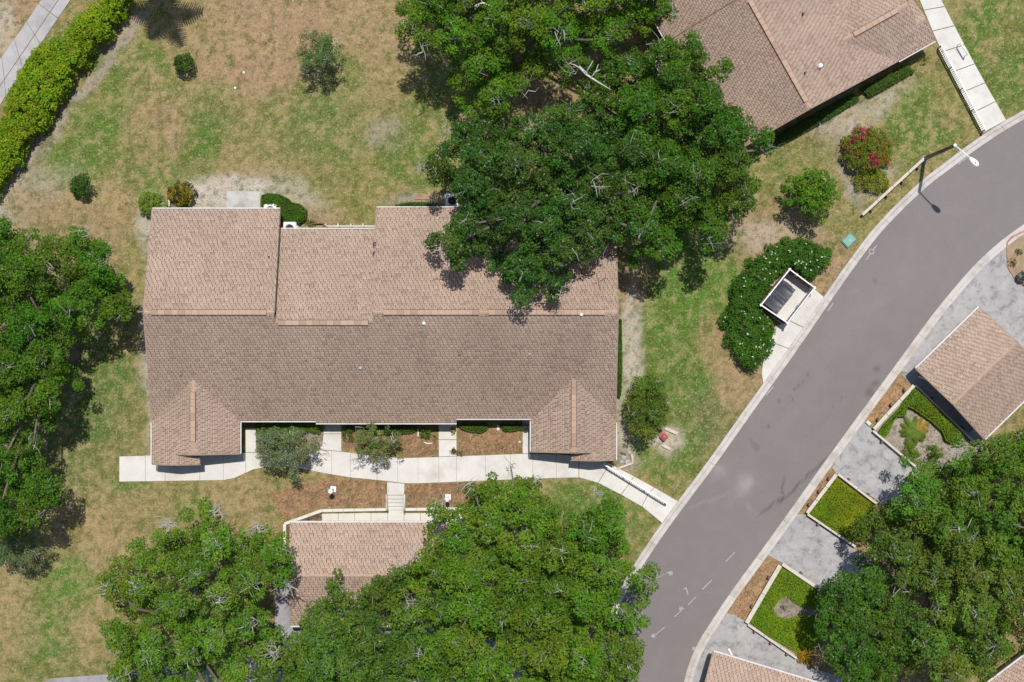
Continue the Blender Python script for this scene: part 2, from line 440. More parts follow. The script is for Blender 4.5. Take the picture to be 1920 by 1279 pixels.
# ------------------------------------------------------------------ ground sheet
C_TAN = np.array((0.312, 0.232, 0.126)); C_OLIVE = np.array((0.205, 0.195, 0.072)); C_GREEN = np.array((0.096, 0.168, 0.036))
C_LUSH = np.array((0.092, 0.180, 0.034)); C_SAND = np.array((0.50, 0.455, 0.40)); C_MULCH = np.array((0.27, 0.165, 0.098)); C_PINK = np.array((0.330, 0.218, 0.140)); C_GREY = np.array((0.33, 0.29, 0.245)); C_DKGREEN = np.array((0.085, 0.135, 0.05))
BLOBS = [  # px, py, rx, ry, angle(deg), colour, strength
    (560, 70, 210, 140, 0, C_PINK, 1.1), (450, 180, 100, 80, 0, C_PINK, .9), (500, 290, 80, 40, 0, C_PINK, .5), (650, 230, 60, 40, 0, C_PINK, .4), (430, 200, 130, 70, 20, C_PINK, .35), (690, 120, 90, 160, 0, C_TAN, .7), (380, 60, 80, 60, 0, C_TAN, .6),
    (250, 130, 90, 60, 20, C_GREEN, .75), (190, 250, 110, 70, -30, C_GREEN, .8), (120, 280, 70, 40, 0, C_GREEN, .5), (372, 272, 42, 62, -15, C_GREEN, 1.1), (400, 210, 60, 60, 0, C_GREEN, .55),
    (290, 240, 55, 65, 0, C_PINK, .8), (270, 150, 40, 25, 0, C_TAN, .5), (570, 200, 90, 40, 0, C_GREEN, .5), (620, 150, 70, 60, 0, C_GREEN, .55), (600, 260, 170, 70, 0, C_GREEN, .5), (480, 260, 60, 50, 0, C_OLIVE, .7), (700, 340, 110, 45, 0, C_OLIVE, .7), (560, 350, 90, 30, 0, C_OLIVE, .7), (310, 330, 80, 30, 0, C_GREEN, .7), (130, 300, 80, 40, -40, C_GREEN, .6), (260, 270, 50, 60, 20, C_OLIVE, .6),
    (730, 255, 42, 32, 0, C_GREY, .9), (770, 300, 60, 60, 0, C_GREEN, .7), (800, 230, 50, 60, 0, C_GREEN, .55), (840, 300, 70, 70, 0, C_GREEN, .7), (470, 320, 140, 30, 0, C_TAN, .4), (640, 390, 120, 30, 0, C_OLIVE, .4),
    (40, 320, 70, 25, -55, C_GREY, .85), (95, 250, 80, 12, -52, C_GREY, .9), (170, 150, 90, 10, -50, C_GREY, .9), (235, 60, 60, 14, -50, C_GREY, .9), (60, 370, 90, 40, -30, C_SAND, .45), (100, 400, 90, 35, 10, C_PINK, .65), (200, 440, 60, 50, 0, C_PINK, .55),
    (430, 362, 80, 27, 0, C_SAND, 1.4), (395, 372, 45, 30, 0, C_SAND, 1.4), (560, 370, 70, 30, 30, C_SAND, .5), (600, 405, 60, 20, 10, C_PINK, .55), (275, 430, 18, 60, 0, C_SAND, .75), (278, 690, 14, 150, 0, C_SAND, .7), (780, 375, 60, 14, 0, C_GREY, .8),
    (205, 700, 50, 70, -15, C_LUSH, .8), (170, 780, 50, 60, 0, C_GREEN, .8), (250, 500, 30, 60, 0, C_OLIVE, .7), (240, 820, 40, 60, 0, C_OLIVE, .6), (90, 700, 160, 280, 0, C_DKGREEN, .5),
    (160, 990, 110, 60, 0, C_TAN, .75), (370, 935, 90, 22, 0, C_TAN, .6), (470, 935, 110, 40, 0, C_TAN, .7), (150, 1060, 60, 40, 0, C_PINK, .5), (360, 955, 35, 40, 0, C_GREEN, .75), (245, 908, 40, 12, 0, C_GREEN, .6),
    (140, 1090, 55, 55, -30, C_LUSH, .85), (90, 1170, 65, 90, -25, C_GREEN, .85), (60, 1230, 40, 60, 0, C_GREEN, .6), (20, 1150, 50, 100, 0, C_TAN, .65), (180, 1190, 60, 60, 0, C_TAN, .55), (150, 1255, 120, 16, 0, C_OLIVE, .6), (370, 1130, 190, 150, 0, C_TAN, .4),
    (1305, 520, 95, 75, -30, C_LUSH, 1.5), (1250, 600, 60, 80, 0, C_LUSH, 1.0), (1275, 700, 80, 70, 0, C_GREEN, 1.1), (1320, 790, 70, 60, -40, C_DKGREEN, .7), (1245, 850, 75, 75, 0, C_GREEN, .95), (1370, 660, 50, 60, 30, C_TAN, .7), (1385, 720, 40, 60, 30, C_PINK, .7), (1340, 640, 30, 50, 0, C_TAN, .5),
    (1183, 540, 26, 60, 0, C_PINK, .85), (1183, 640, 24, 110, 0, C_SAND, .8), (1180, 780, 22, 90, 0, C_SAND, .8), (1175, 855, 22, 25, 0, C_GREY, .9), (1200, 900, 40, 20, 30, C_TAN, .7), (1252, 822, 24, 24, 0, C_SAND, .95), (1240, 745, 70, 50, 0, C_GREEN, .5), (1285, 905, 40, 30, 0, C_OLIVE, .6),
    (1100, 940, 80, 50, 0, C_LUSH, .85), (1180, 985, 50, 50, 0, C_GREEN, .75), (1200, 1010, 25, 50, 30, C_OLIVE, .5), (1130, 900, 60, 10, 0, C_PINK, .6),
    (1430, 420, 90, 50, 0, C_PINK, .7), (1490, 470, 120, 40, 0, C_PINK, .6), (1560, 500, 60, 60, -40, C_PINK, .75), (1470, 330, 60, 40, 0, C_GREEN, .5), (1600, 420, 60, 50, 0, C_OLIVE, .5), (1430, 440, 90, 30, 0, C_SAND, .4),
    (1570, 230, 45, 60, 30, C_GREY, .9), (1595, 320, 22, 70, -15, C_GREY, .9), (1640, 200, 90, 25, -28, C_SAND, .55), (1530, 290, 60, 30, -28, C_OLIVE, .6), (1740, 220, 80, 60, -30, C_GREEN, 1.2), (1720, 270, 60, 30, -30, C_GREEN, .7), (1790, 180, 40, 60, 0, C_OLIVE, .7), (1655, 345, 16, 40, 30, C_SAND, .5),
    (1880, 90, 80, 110, -20, C_GREEN, 1.1), (1850, 40, 60, 40, 0, C_GREEN, .7), (1905, 40, 30, 50, 0, C_OLIVE, .6), (1860, 100, 20, 40, 0, C_OLIVE, .7), (1890, 180, 30, 30, 0, C_GREEN, .8),
    (110, 60, 14, 60, 38, C_OLIVE, .9), (30, 40, 40, 80, 38, C_PINK, .95), (55, 55, 60, 14, -50, C_OLIVE, .9), (5, 60, 30, 60, 0, C_SAND, .5), (160, 35, 20, 50, 40, C_GREEN, .7), (100, 90, 10, 60, 38, C_OLIVE, .7),
    (1000, 200, 260, 200, 0, C_OLIVE, .4), (820, 180, 60, 60, 0, C_GREEN, .5), (1050, 180, 100, 70, 0, C_PINK, .5),
    (1760, 1000, 260, 260, 0, C_MULCH, .6), (1500, 1250, 50, 30, 0, C_PINK, .8), (1920, 480, 40, 60, 0, C_PINK, .9), (1880, 850, 60, 40, 0, C_GREEN, .7)]
MULCH = [[(643, 797), (821, 797), (821, 857), (760, 857), (643, 843)], [(482, 797), (605, 797), (602, 842), (482, 846)], [(858, 797), (978, 797), (978, 850), (858, 855)],
         [(505, 925), (620, 895), (725, 905), (725, 952), (603, 953), (535, 976), (528, 968)], [(761, 909), (930, 904), (930, 952), (761, 952)],
         [(1436, 1038), (1463, 1058), (1400, 1163), (1350, 1160), (1376, 1112)], [(1545, 870), (1566, 890), (1512, 958), (1490, 948)], [(1640, 748), (1685, 695), (1712, 724), (1632, 800), (1600, 812)],
         [(1714, 724), (1845, 835), (1800, 890), (1700, 872), (1636, 804)], [(536, 985), (603, 960), (603, 978), (548, 985), (548, 1010), (538, 1010)]]
MULCH.append([(1440, 1110), (1540, 1110), (1540, 1175), (1440, 1175)])
MULCH_W = [poly_w(m) for m in MULCH]
MULCH_C = [C_MULCH * 1.0, C_GREY * .85, C_MULCH * 1.12, C_MULCH * 1.1, C_MULCH * 1.0, C_MULCH * 1.3, C_MULCH * 1.2, C_MULCH * 1.35, C_GREY * 1.05, C_MULCH, C_GREY * .85]
BLADE_POLY = []

def ground_colour(x, y):
    """albedo of the ground sheet at world points: what grows or lies there"""
    wx = x + 0.9 * (fbm(x, y, 2.2, 1) - .5) + .35 * (vnoise(x, y, .5, 2) - .5); wy = y + 0.9 * (fbm(x, y, 2.2, 8) - .5) + .35 * (vnoise(x, y, .5, 9) - .5)
    px = wx * PPM + 960; py = 639.5 - wy * PPM
    n1 = fbm(x, y, 5.0, 3); n2 = fbm(x, y, 1.3, 4)
    c = C_OLIVE[None] * np.ones((len(x), 1))
    t = (np.clip((n1 - .44) * 3.0, 0, 1) * .8)[:, None]
    c = c * (1 - t) + C_TAN * t
    for bx, by, rx, ry, an, cc, st in BLOBS:
        a = math.radians(an); dx = px - bx; dy = py - by
        u = (dx * math.cos(a) + dy * math.sin(a)) / rx; v = (-dx * math.sin(a) + dy * math.cos(a)) / ry
        w = np.exp(-(u * u + v * v) ** 2 * 0.9) * st
        w = np.clip(w * (0.75 + 0.8 * n2), 0, 1)[:, None]
        c = c * (1 - w) + cc * w
    # dry straw and green tufts, patchy down to a decimetre
    n3 = vnoise(x, y, .42, 21); n4 = vnoise(x, y, .2, 22); n5 = fbm(x, y, 3.0, 23)
    straw = np.clip((n3 * .6 + n4 * .4 - .52) * 5, 0, 1) * np.clip(1.4 - n5 * 1.3, .25, 1)
    c = c * (1 - .6 * straw[:, None]) + (C_TAN * 1.25) * .6 * straw[:, None]
    tuft = np.clip((.42 - (n3 * .5 + n4 * .5)) * 6, 0, 1)
    c = c * (1 - .62 * tuft[:, None]) + (np.array((.115, .135, .032))) * .62 * tuft[:, None]
    P = np.stack([x + .06 * (n3 - .5), y + .06 * (n4 - .5)], 1)
    for poly, cc in zip(MULCH_W, MULCH_C):
        m = inside(P, poly)
        if m.any():
            v = (.75 + .5 * vnoise(x[m], y[m], .22, 31))[:, None]
            c[m] = cc * v * (1 - .25 * np.clip((n2[m] - .5) * 3, 0, 1))[:, None] + C_TAN * (.2 * np.clip((n2[m] - .5) * 3, 0, 1))[:, None]
    lum = c.mean(1, keepdims=True)
    c = np.clip(lum + 1.10 * (c - lum), .008, 1)
    return c * (.78 + .26 * n4)[:, None]

xs = np.concatenate([[-900, -300, -120, -70, -48], np.arange(-36, 36.01, 0.165), [48, 70, 120, 300, 900]])
ys = np.concatenate([[-900, -300, -120, -60, -40], np.arange(-25, 25.01, 0.165), [40, 60, 120, 300, 900]])
wy_wall = W(0, 954)[1]; wx_wall = W(538, 0)[0]; wy_bot = W(0, 1150)[1]
GX, GY = np.meshgrid(xs, ys)
gx, gy = GX.ravel(), GY.ravel()
gcol = ground_colour(gx, gy)
gz = 0.03 * (fbm(gx, gy, 1.1, 40) - .5) + .02 * (vnoise(gx, gy, .3, 41) - .5)
LOW_W = poly_w([(542, 988), (606, 962), (726, 960), (758, 960), (1010, 960), (1010, 1500), (60, 1600), (60, 1290), (100, 1275), (240, 1268), (420, 1215), (516, 1196), (516, 1096), (542, 1096)])
# the garage court lies lower than the villa's lawn: a bank on the left, a wall on the north
lowmask = inside(np.stack([gx, gy], 1), LOW_W)
pit = inside(np.stack([gx, gy], 1), poly_w([(724.5, 928), (759.5, 928), (759.5, 962), (724.5, 962)]))
gz = np.where(lowmask, LOWZ - 0.06 + gz, gz)
bank = np.clip(edge_dist(np.stack([gx, gy], 1), LOW_W) / 2.2, 0, 1)
soft = (~lowmask) & (gy < W(0, 1030)[1]) & (gx < W(545, 0)[0])
gz = np.where(soft, gz * bank + (1 - bank) ** 2 * (LOWZ - 0.02), gz)
# bare bed of the road, pavements and buildings stays under them
bedm = inside(np.stack([gx, gy], 1), poly_w(KL + KR[::-1]))
gz = np.where(bedm, -0.03, gz)
gz = np.where(pit, LOWZ - .1, gz)
nx, ny = len(xs), len(ys)
idx = np.arange(nx * ny).reshape(ny, nx)
GF = np.stack([idx[:-1, :-1].ravel(), idx[:-1, 1:].ravel(), idx[1:, 1:].ravel(), idx[1:, :-1].ravel()], 1)
ground = np_mesh("ground", np.stack([gx, gy, gz], 1), GF, M["ground"], vcol=gcol, smooth=True)
tag(ground, "dry tan and green lawn with bare sandy patches around the villas", kind="structure")

# grass blades: real tufts over the lawn
def grass_field(N=210000):
    P = np.stack([RNG.uniform(-33, 33, N), RNG.uniform(-22.5, 22.5, N)], 1)
    keep = np.ones(N, bool)
    for poly in NO_GRASS + MULCH_W:
        keep &= ~inside(P, poly)
    P = P[keep]; c = ground_colour(P[:, 0], P[:, 1])
    green = c[:, 1] / (c[:, 0] + 1e-6)
    k = RNG.random(len(P)) < np.clip(0.35 + (green - .75) * 1.0, .2, 1) * np.clip(1.6 - c[:, 0] * 2.6, .1, 1)
    P, c = P[k], c[k]; n = len(P)
    h = RNG.uniform(.02, .06, n); a = RNG.uniform(0, 2 * math.pi, n); w = RNG.uniform(.02, .05, n)
    lean = RNG.uniform(.04, .12, n); b = a + RNG.uniform(.6, 2.4, n)
    gzz = np.zeros(n)
    soft = edge_dist(P, LOW_W)
    sm = (P[:, 1] < W(0, 1030)[1]) & (P[:, 0] < W(545, 0)[0])
    bk = np.clip(soft / 2.2, 0, 1); gzz = np.where(sm, (1 - bk) ** 2 * LOWZ, gzz)
    V = np.zeros((n, 4, 3))
    V[:, 0] = np.stack([P[:, 0] - np.cos(a) * w, P[:, 1] - np.sin(a) * w, gzz - .01], 1)
    V[:, 1] = np.stack([P[:, 0] + np.cos(a) * w, P[:, 1] + np.sin(a) * w, gzz - .01], 1)
    V[:, 2] = np.stack([P[:, 0] + np.cos(a) * w * .5 + np.cos(b) * lean, P[:, 1] + np.sin(a) * w * .5 + np.sin(b) * lean, gzz + h], 1)
    V[:, 3] = np.stack([P[:, 0] - np.cos(a) * w * .5 + np.cos(b) * lean * 1.2, P[:, 1] - np.sin(a) * w * .5 + np.sin(b) * lean * 1.2, gzz + h * .9], 1)
    F = np.arange(n * 4).reshape(n, 4)
    c = c * RNG.uniform(.85, 1.55, (n, 1)) * np.array([1, 1.04, .92])
    o = np_mesh("grass", V.reshape(-1, 3), F, M["blade"], fcol=c)
    tag(o, "patchy short grass, green and straw coloured, over the lawns", kind="stuff")
grass_field()

def mulch_chips(N=16000):
    P = np.stack([RNG.uniform(-15, 30, N * 4), RNG.uniform(-18, 0, N * 4)], 1)
    k = np.zeros(len(P), bool)
    for m in MULCH_W: k |= inside(P, m)
    P = P[k][:N]; n = len(P)
    a = RNG.uniform(0, math.pi, n); l = RNG.uniform(.03, .075, n); w = RNG.uniform(.01, .025, n)
    t = np.stack([np.cos(a), np.sin(a), RNG.uniform(-.4, .4, n)], 1) * l[:, None]; b = np.stack([-np.sin(a), np.cos(a), RNG.uniform(-.4, .4, n)], 1) * w[:, None]
    c3 = np.stack([P[:, 0], P[:, 1], RNG.uniform(.015, .05, n)], 1)
    V = np.stack([c3 - t - b, c3 + t - b, c3 + t + b, c3 - t + b], 1).reshape(-1, 3)
    col = ground_colour(P[:, 0], P[:, 1]) * RNG.uniform(.5, 1.5, (n, 1))
    o = np_mesh("mulch", V, np.arange(n * 4).reshape(n, 4), M["blade"], fcol=col)
    tag(o, "scattered brown bark mulch chips in the planting beds", kind="stuff")
mulch_chips()

# ------------------------------------------------------------------ road, kerbs, pavements
def strip_mesh(name, A, B, zA, zB, mat, nacross=1, colf=None, label=None):
    n = len(A); V = []; t = np.linspace(0, 1, nacross + 1)
    for (a, b) in zip(A, B):
        pa = np.array(W(a[0], a[1])); pb = np.array(W(b[0], b[1]))
        for s in t:
            p = pa * (1 - s) + pb * s; V.append((p[0], p[1], zA * (1 - s) + zB * s))
    V = np.array(V); m = nacross + 1
    F = [(i * m + j, (i + 1) * m + j, (i + 1) * m + j + 1, i * m + j + 1) for i in range(n - 1) for j in range(nacross)]
    F = np.array(F)
    p0, p1, p2 = V[F[0][0]], V[F[0][1]], V[F[0][2]]
    if np.cross(p1 - p0, p2 - p0)[2] < 0: F = F[:, ::-1]
    return np_mesh(name, V, F, mat, vcol=colf(V) if colf is not None else None)

def resample(line, n):
    d = [0]
    for p, q in zip(line[:-1], line[1:]): d.append(d[-1] + math.dist(p, q))
    s = np.linspace(0, d[-1], n)
    return list(zip(np.interp(s, d, [p[0] for p in line]), np.interp(s, d, [p[1] for p in line])))

ROADZ = 0.03
def road_colour(V):
    x, y = V[:, 0], V[:, 1]
    px = x * PPM + 960; py = 639.5 - y * PPM
    c = np.array((0.205, 0.182, 0.175))[None] * (0.94 + .12 * fbm(x, y, 6.0, 50))[:, None] * (0.97 + .06 * vnoise(x, y, .5, 51))[:, None]
    def blob(bx, by, rx, ry, an, f, hard=1.0):
        nonlocal c
        a = math.radians(an); qx = px + 10 * (vnoise(x, y, .5, 53) - .5); qy = py + 10 * (vnoise(x, y, .5, 54) - .5)
        dx, dy = qx - bx, qy - by
        u = (dx * math.cos(a) + dy * math.sin(a)) / rx; v = (-dx * math.sin(a) + dy * math.cos(a)) / ry
        w = np.exp(-(u * u + v * v) ** hard)[:, None]
        c = c * (1 + (f - 1) * w)
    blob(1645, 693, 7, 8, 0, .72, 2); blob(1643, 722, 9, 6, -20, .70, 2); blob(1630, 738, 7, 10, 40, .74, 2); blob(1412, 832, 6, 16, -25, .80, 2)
    blob(1400, 905, 14, 16, 20, 1.45); blob(1330, 938, 45, 4, -22, 1.18, 2); blob(1345, 880, 12, 8, 0, 1.25); blob(1352, 885, 26, 12, -30, 1.14); blob(1385, 925, 40, 10, -35, 1.10); blob(1405, 950, 6, 6, 0, 1.2)
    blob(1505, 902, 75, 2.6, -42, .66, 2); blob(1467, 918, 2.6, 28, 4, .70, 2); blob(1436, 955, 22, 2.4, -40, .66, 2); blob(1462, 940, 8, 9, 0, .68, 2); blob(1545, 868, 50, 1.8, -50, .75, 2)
    blob(1500, 725, 60, 12, -55, .95); blob(1640, 527, 5, 5, 0, .8, 2); blob(1573, 865, 60, 5, -54, .88, 2); blob(1600, 545, 8, 4, 0, 1.12)
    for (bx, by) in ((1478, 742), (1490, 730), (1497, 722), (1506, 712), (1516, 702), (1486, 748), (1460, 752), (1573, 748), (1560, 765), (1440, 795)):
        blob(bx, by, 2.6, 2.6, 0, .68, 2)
    blob(1560, 640, 30, 200, 36, 1.05); blob(1650, 560, 24, 200, 38, 1.04); blob(1250, 1180, 60, 60, 0, .96)
    return c
NR = 640
road = strip_mesh("road", resample(RL, NR), resample(RR, NR), ROADZ, ROADZ, M["asphalt"], 64, road_colour)
tag(road, "curving mauve grey asphalt road with survey marks", kind="structure")

def kerb_side(A, B, label):
    root = bpy.data.objects.new("kerb", None); COL.objects.link(root); tag(root, label, kind="structure")
    n = 260; a, b = resample(A, n), resample(B, n)
    i = 0
    while i < n - 1:
        j = min(i + 7, n - 1)
        mb = MB(); prof = [(0.0, ROADZ - .02), (0.02, ROADZ + .035), (0.45, ROADZ + .03), (0.60, ROADZ + .09), (0.97, ROADZ + .10), (1.0, -.05)]
        ring = []
        for k in range(i, j + 1):
            f = 0.0
            if k == i and i > 0: f = 0.03
            p = np.array(a[k], float); q = np.array(b[k], float)
            if f and k + 1 < n:
                p = p + (np.array(a[k + 1]) - p) * f; q = q + (np.array(b[k + 1]) - q) * f
            ring.append([W(*(p + (q - p) * s), 0)[:2] + (z,) for s, z in prof])
        m = len(prof); vs = [v for r in ring for v in r]
        fs = [(r * m + k, r * m + k + 1, (r + 1) * m + k + 1, (r + 1) * m + k) for r in range(len(ring) - 1) for k in range(m - 1)]
        v0, v1, v2 = (Vector(vs[q]) for q in fs[2][:3])
        if (v1 - v0).cross(v2 - v0).z < 0: fs = [f[::-1] for f in fs]
        fs.append(tuple(range(m))); fs.append(tuple((len(ring) - 1) * m + k for k in reversed(range(m))))
        mb.add(vs, fs).build("kerb_segment", M["kerb"], root)
        i = j
kerb_side(RL, KL, "pale concrete kerb on the lawn side of the road")
kerb_side(RR, KR, "pale concrete kerb on the driveway side of the road")

def paved(name, label, slabs, mat, z, thick=0.16):
    root = bpy.data.objects.new(name, None); COL.objects.link(root); tag(root, label, kind="structure")
    for k, s in enumerate(slabs):
        zz = z + random.uniform(-.004, .004)
        MB().prism(poly_w(s, 0), zz - thick, zz).build("slab", mat, root)
    return root
paved("walkway", "long pale concrete walkway of slabs in front of the large villa", walk_slabs, M["walk"], 0.07)
paved("entry_path", "short concrete paths from the walkway to the villa doors", side_slabs, M["walk"], 0.09)
paved("path", "pale concrete path with railing beside the upper right villa", ne_slabs, M["walk"], 0.07)
paved("sidewalk", "grey concrete path beyond the bright hedge", nw_slabs, M["walk_grey"], 0.06)
paved("patio", "grey concrete patio slab behind the villa", [patio_slab], M["patio"], 0.09)
paved("bin_pad", "white concrete pad and apron of the dumpster enclosure", bin_pads, M["walk"], 0.085)
paved("lower_walk", "pale lower walk between the retaining wall and the garage", lower_slabs, M["walk"], LOWZ + 0.05)
for nm, p in drives:
    o = paved("driveway", {"D1": "stained grey concrete driveway above the right-hand garage", "D2": "grey driveway below the palm bed", "D3": "grey driveway between the two clipped beds", "D4": "blotchy grey driveway beside the bottom garage"}[nm], [p], M["drive"], 0.05)
o = MB().prism(poly_w(court_poly, LOWZ), LOWZ - .25, LOWZ + .02).build("parking_court", M["court"]); tag(o, "grey paved court under the oaks at the bottom", kind="structure")
o = MB().prism(poly_w(court_strip, 0), -.1, .04).build("side_drive", M["court"]); tag(o, "paved strip along the side of the right-hand garage", kind="structure")

# survey marks painted on the road (flat print)
def mark(polys, z=ROADZ + .004, mat=None):
    mb = MB()
    for p in polys:
        w = poly_w(p, 0)
        a = sum(w[i][0] * w[(i + 1) % len(w)][1] - w[(i + 1) % len(w)][0] * w[i][1] for i in range(len(w)))
        if a < 0: w = w[::-1]
        mb.add([(x, y, z) for x, y in w], [tuple(range(len(w)))]); z += .0006
    return mb.build("painted_mark", mat or M["paint"], road)
def pbar(a, b, w):
    d = np.array(b, float) - np.array(a, float); L = np.linalg.norm(d); n = np.array((-d[1], d[0])) / L * w / 2
    a = np.array(a, float); b = np.array(b, float)
    return [tuple(a + n), tuple(b + n), tuple(b - n), tuple(a - n)]
def star(x, y, r, an=0):
    out = []
    for k in (35, 95, 150):
        a = math.radians(k + an); out.append(pbar((x - r * math.cos(a), y - r * math.sin(a)), (x + r * math.cos(a), y + r * math.sin(a)), 1.7))
    return out
mark(star(1257.5, 1074.5, 5.0)); mark([pbar((1250, 1073), (1256, 1075), 1.5)])
mark(star(1277, 1141, 5.0, 20)); mark([pbar((1265, 1156), (1282, 1141), 1.6)])
mark([pbar((1282, 1105), (1286.5, 1101.5), 2.0), pbar((1286, 1101.5), (1290, 1114.5), 2.2)])          # the painted 7
mark([pbar((1290, 1134), (1305, 1119), 1.6)]); mark([pbar((1317, 1105), (1334, 1088), 1.8)]); mark([pbar((1361, 1053), (1378, 1035), 1.5)])
mark([pbar((1229, 1190), (1246, 1176), 1.5)]); mark(star(1225, 1192, 4.5, 10)); mark(star(1301, 1216, 4.5, 0))
mark([pbar((1552, 583), (1562, 569), 2.0)]); mark([pbar((1436, 741), (1450, 725), 2.0)]); mark([pbar((1206, 1064), (1210, 1057), 1.6)])
ring = []
for k in range(14):
    a0, a1 = 2 * math.pi * k / 14, 2 * math.pi * (k + 1) / 14
    ring.append([(1634 + 5.4 * math.cos(a0), 472 + 5.4 * math.sin(a0)), (1634 + 5.4 * math.cos(a1), 472 + 5.4 * math.sin(a1)), (1634 + 3.4 * math.cos(a1), 472 + 3.4 * math.sin(a1)), (1634 + 3.4 * math.cos(a0), 472 + 3.4 * math.sin(a0))])
mark(ring + [pbar((1624, 487), (1631, 477), 1.7), pbar((1637, 468), (1644, 460), 1.7)])
mark([pbar((1796, 308), (1815, 294), 1.8)]); mark([pbar((1905, 231), (1919, 222), 1.6)])

# ------------------------------------------------------------------ roofs
def roof_plane(acc, poly, E, up, ze, k, T, rng, tone=1.0, stain=None):
    """shingle tabs over a roof plane.  poly in local xy; E a point of the eave line, up the uphill direction"""
    up = np.array(up, float); up /= np.linalg.norm(up); al = np.array((up[1], -up[0]))
    st = [((p[0] - E[0]) * al[0] + (p[1] - E[1]) * al[1], (p[0] - E[0]) * up[0] + (p[1] - E[1]) * up[1]) for p in poly]
    t0 = min(q[1] for q in st); t1 = max(q[1] for q in st)
    row = 0.150 / math.sqrt(1 + k * k); tabw = 0.26
    def spans(t):
        xs_ = []
        for i in range(len(st)):
            (s1, a1), (s2, a2) = st[i], st[(i + 1) % len(st)]
            if (a1 > t) != (a2 > t): xs_.append(s1 + (s2 - s1) * (t - a1) / (a2 - a1))
        xs_.sort(); return list(zip(xs_[0::2], xs_[1::2]))
    nrow = max(1, int(round((t1 - t0) / row))); row = (t1 - t0) / nrow
    for r in range(nrow):
        ta, tb = t0 + r * row, t0 + (r + 1) * row
        sa, sb = spans(ta + 1e-4), spans(tb - 1e-4)
        if len(sa) != len(sb):
            sm = spans((ta + tb) / 2); sa = sb = sm
        off = (r % 2) * tabw / 2 + rng.uniform(-.03, .03) + (r % 5) * .04
        for (a0, a1), (b0, b1) in zip(sa, sb):
            lo, hi = min(a0, b0), max(a1, b1)
            i0 = math.floor((lo - off) / tabw); i1 = math.ceil((hi - off) / tabw)
            for i in range(i0, i1):
                g = rng.uniform(.010, .020)
                u0, u1 = off + i * tabw + g, off + (i + 1) * tabw - g
                qa0, qa1, qb0, qb1 = max(u0, a0), min(u1, a1), max(u0, b0), min(u1, b1)
                if qa1 - qa0 < .01 and qb1 - qb0 < .01: continue
                qa1 = max(qa1, qa0); qb1 = max(qb1, qb0)
                th = rng.uniform(.008, .014); drop = rng.uniform(0, .012)
                def pt(s, t, h):
                    x = E[0] + al[0] * s + up[0] * t; y = E[1] + al[1] * s + up[1] * t
                    return (x, y, ze + k * t + h)
                n = len(acc['v'])
                acc['v'] += [pt(qa0, ta - drop, th), pt(qa1, ta - drop, th), pt(qb1, tb, .004), pt(qb0, tb, .004), pt(qa0, ta - drop, -.01), pt(qa1, ta - drop, -.01)]
                acc['f'] += [(n, n + 1, n + 2, n + 3), (n + 4, n + 5, n + 1, n)]
                rr = rng.random()
                c = (0.435, 0.318, 0.246) if rr < .80 else ((0.365, 0.260, 0.204) if rr < .92 else (0.465, 0.345, 0.272))
                f = tone * rng.uniform(.93, 1.07)
                cx, cy = E[0] + al[0] * (qa0 + qa1) / 2 + up[0] * ta, E[1] + al[1] * (qa0 + qa1) / 2 + up[1] * ta
                f *= .90 + .12 * float(vnoise(np.array([cx]), np.array([cy]), 2.6, 60)[0]) + .08 * float(vnoise(np.array([(cx * al[0] + cy * al[1]) * 3.5]), np.array([(cx * up[0] + cy * up[1]) * .6]), 1.6, 63)[0])
                if stain is not None: f *= stain(cx, cy)
                acc['c'] += [tuple(q * f for q in c)] * 2
    # deck beneath
    dk = MB(); T['deck'].append((poly, [ze + k * q[1] for q in st]))

def xf(root_m, v):
    return tuple(root_m @ Vector(v))

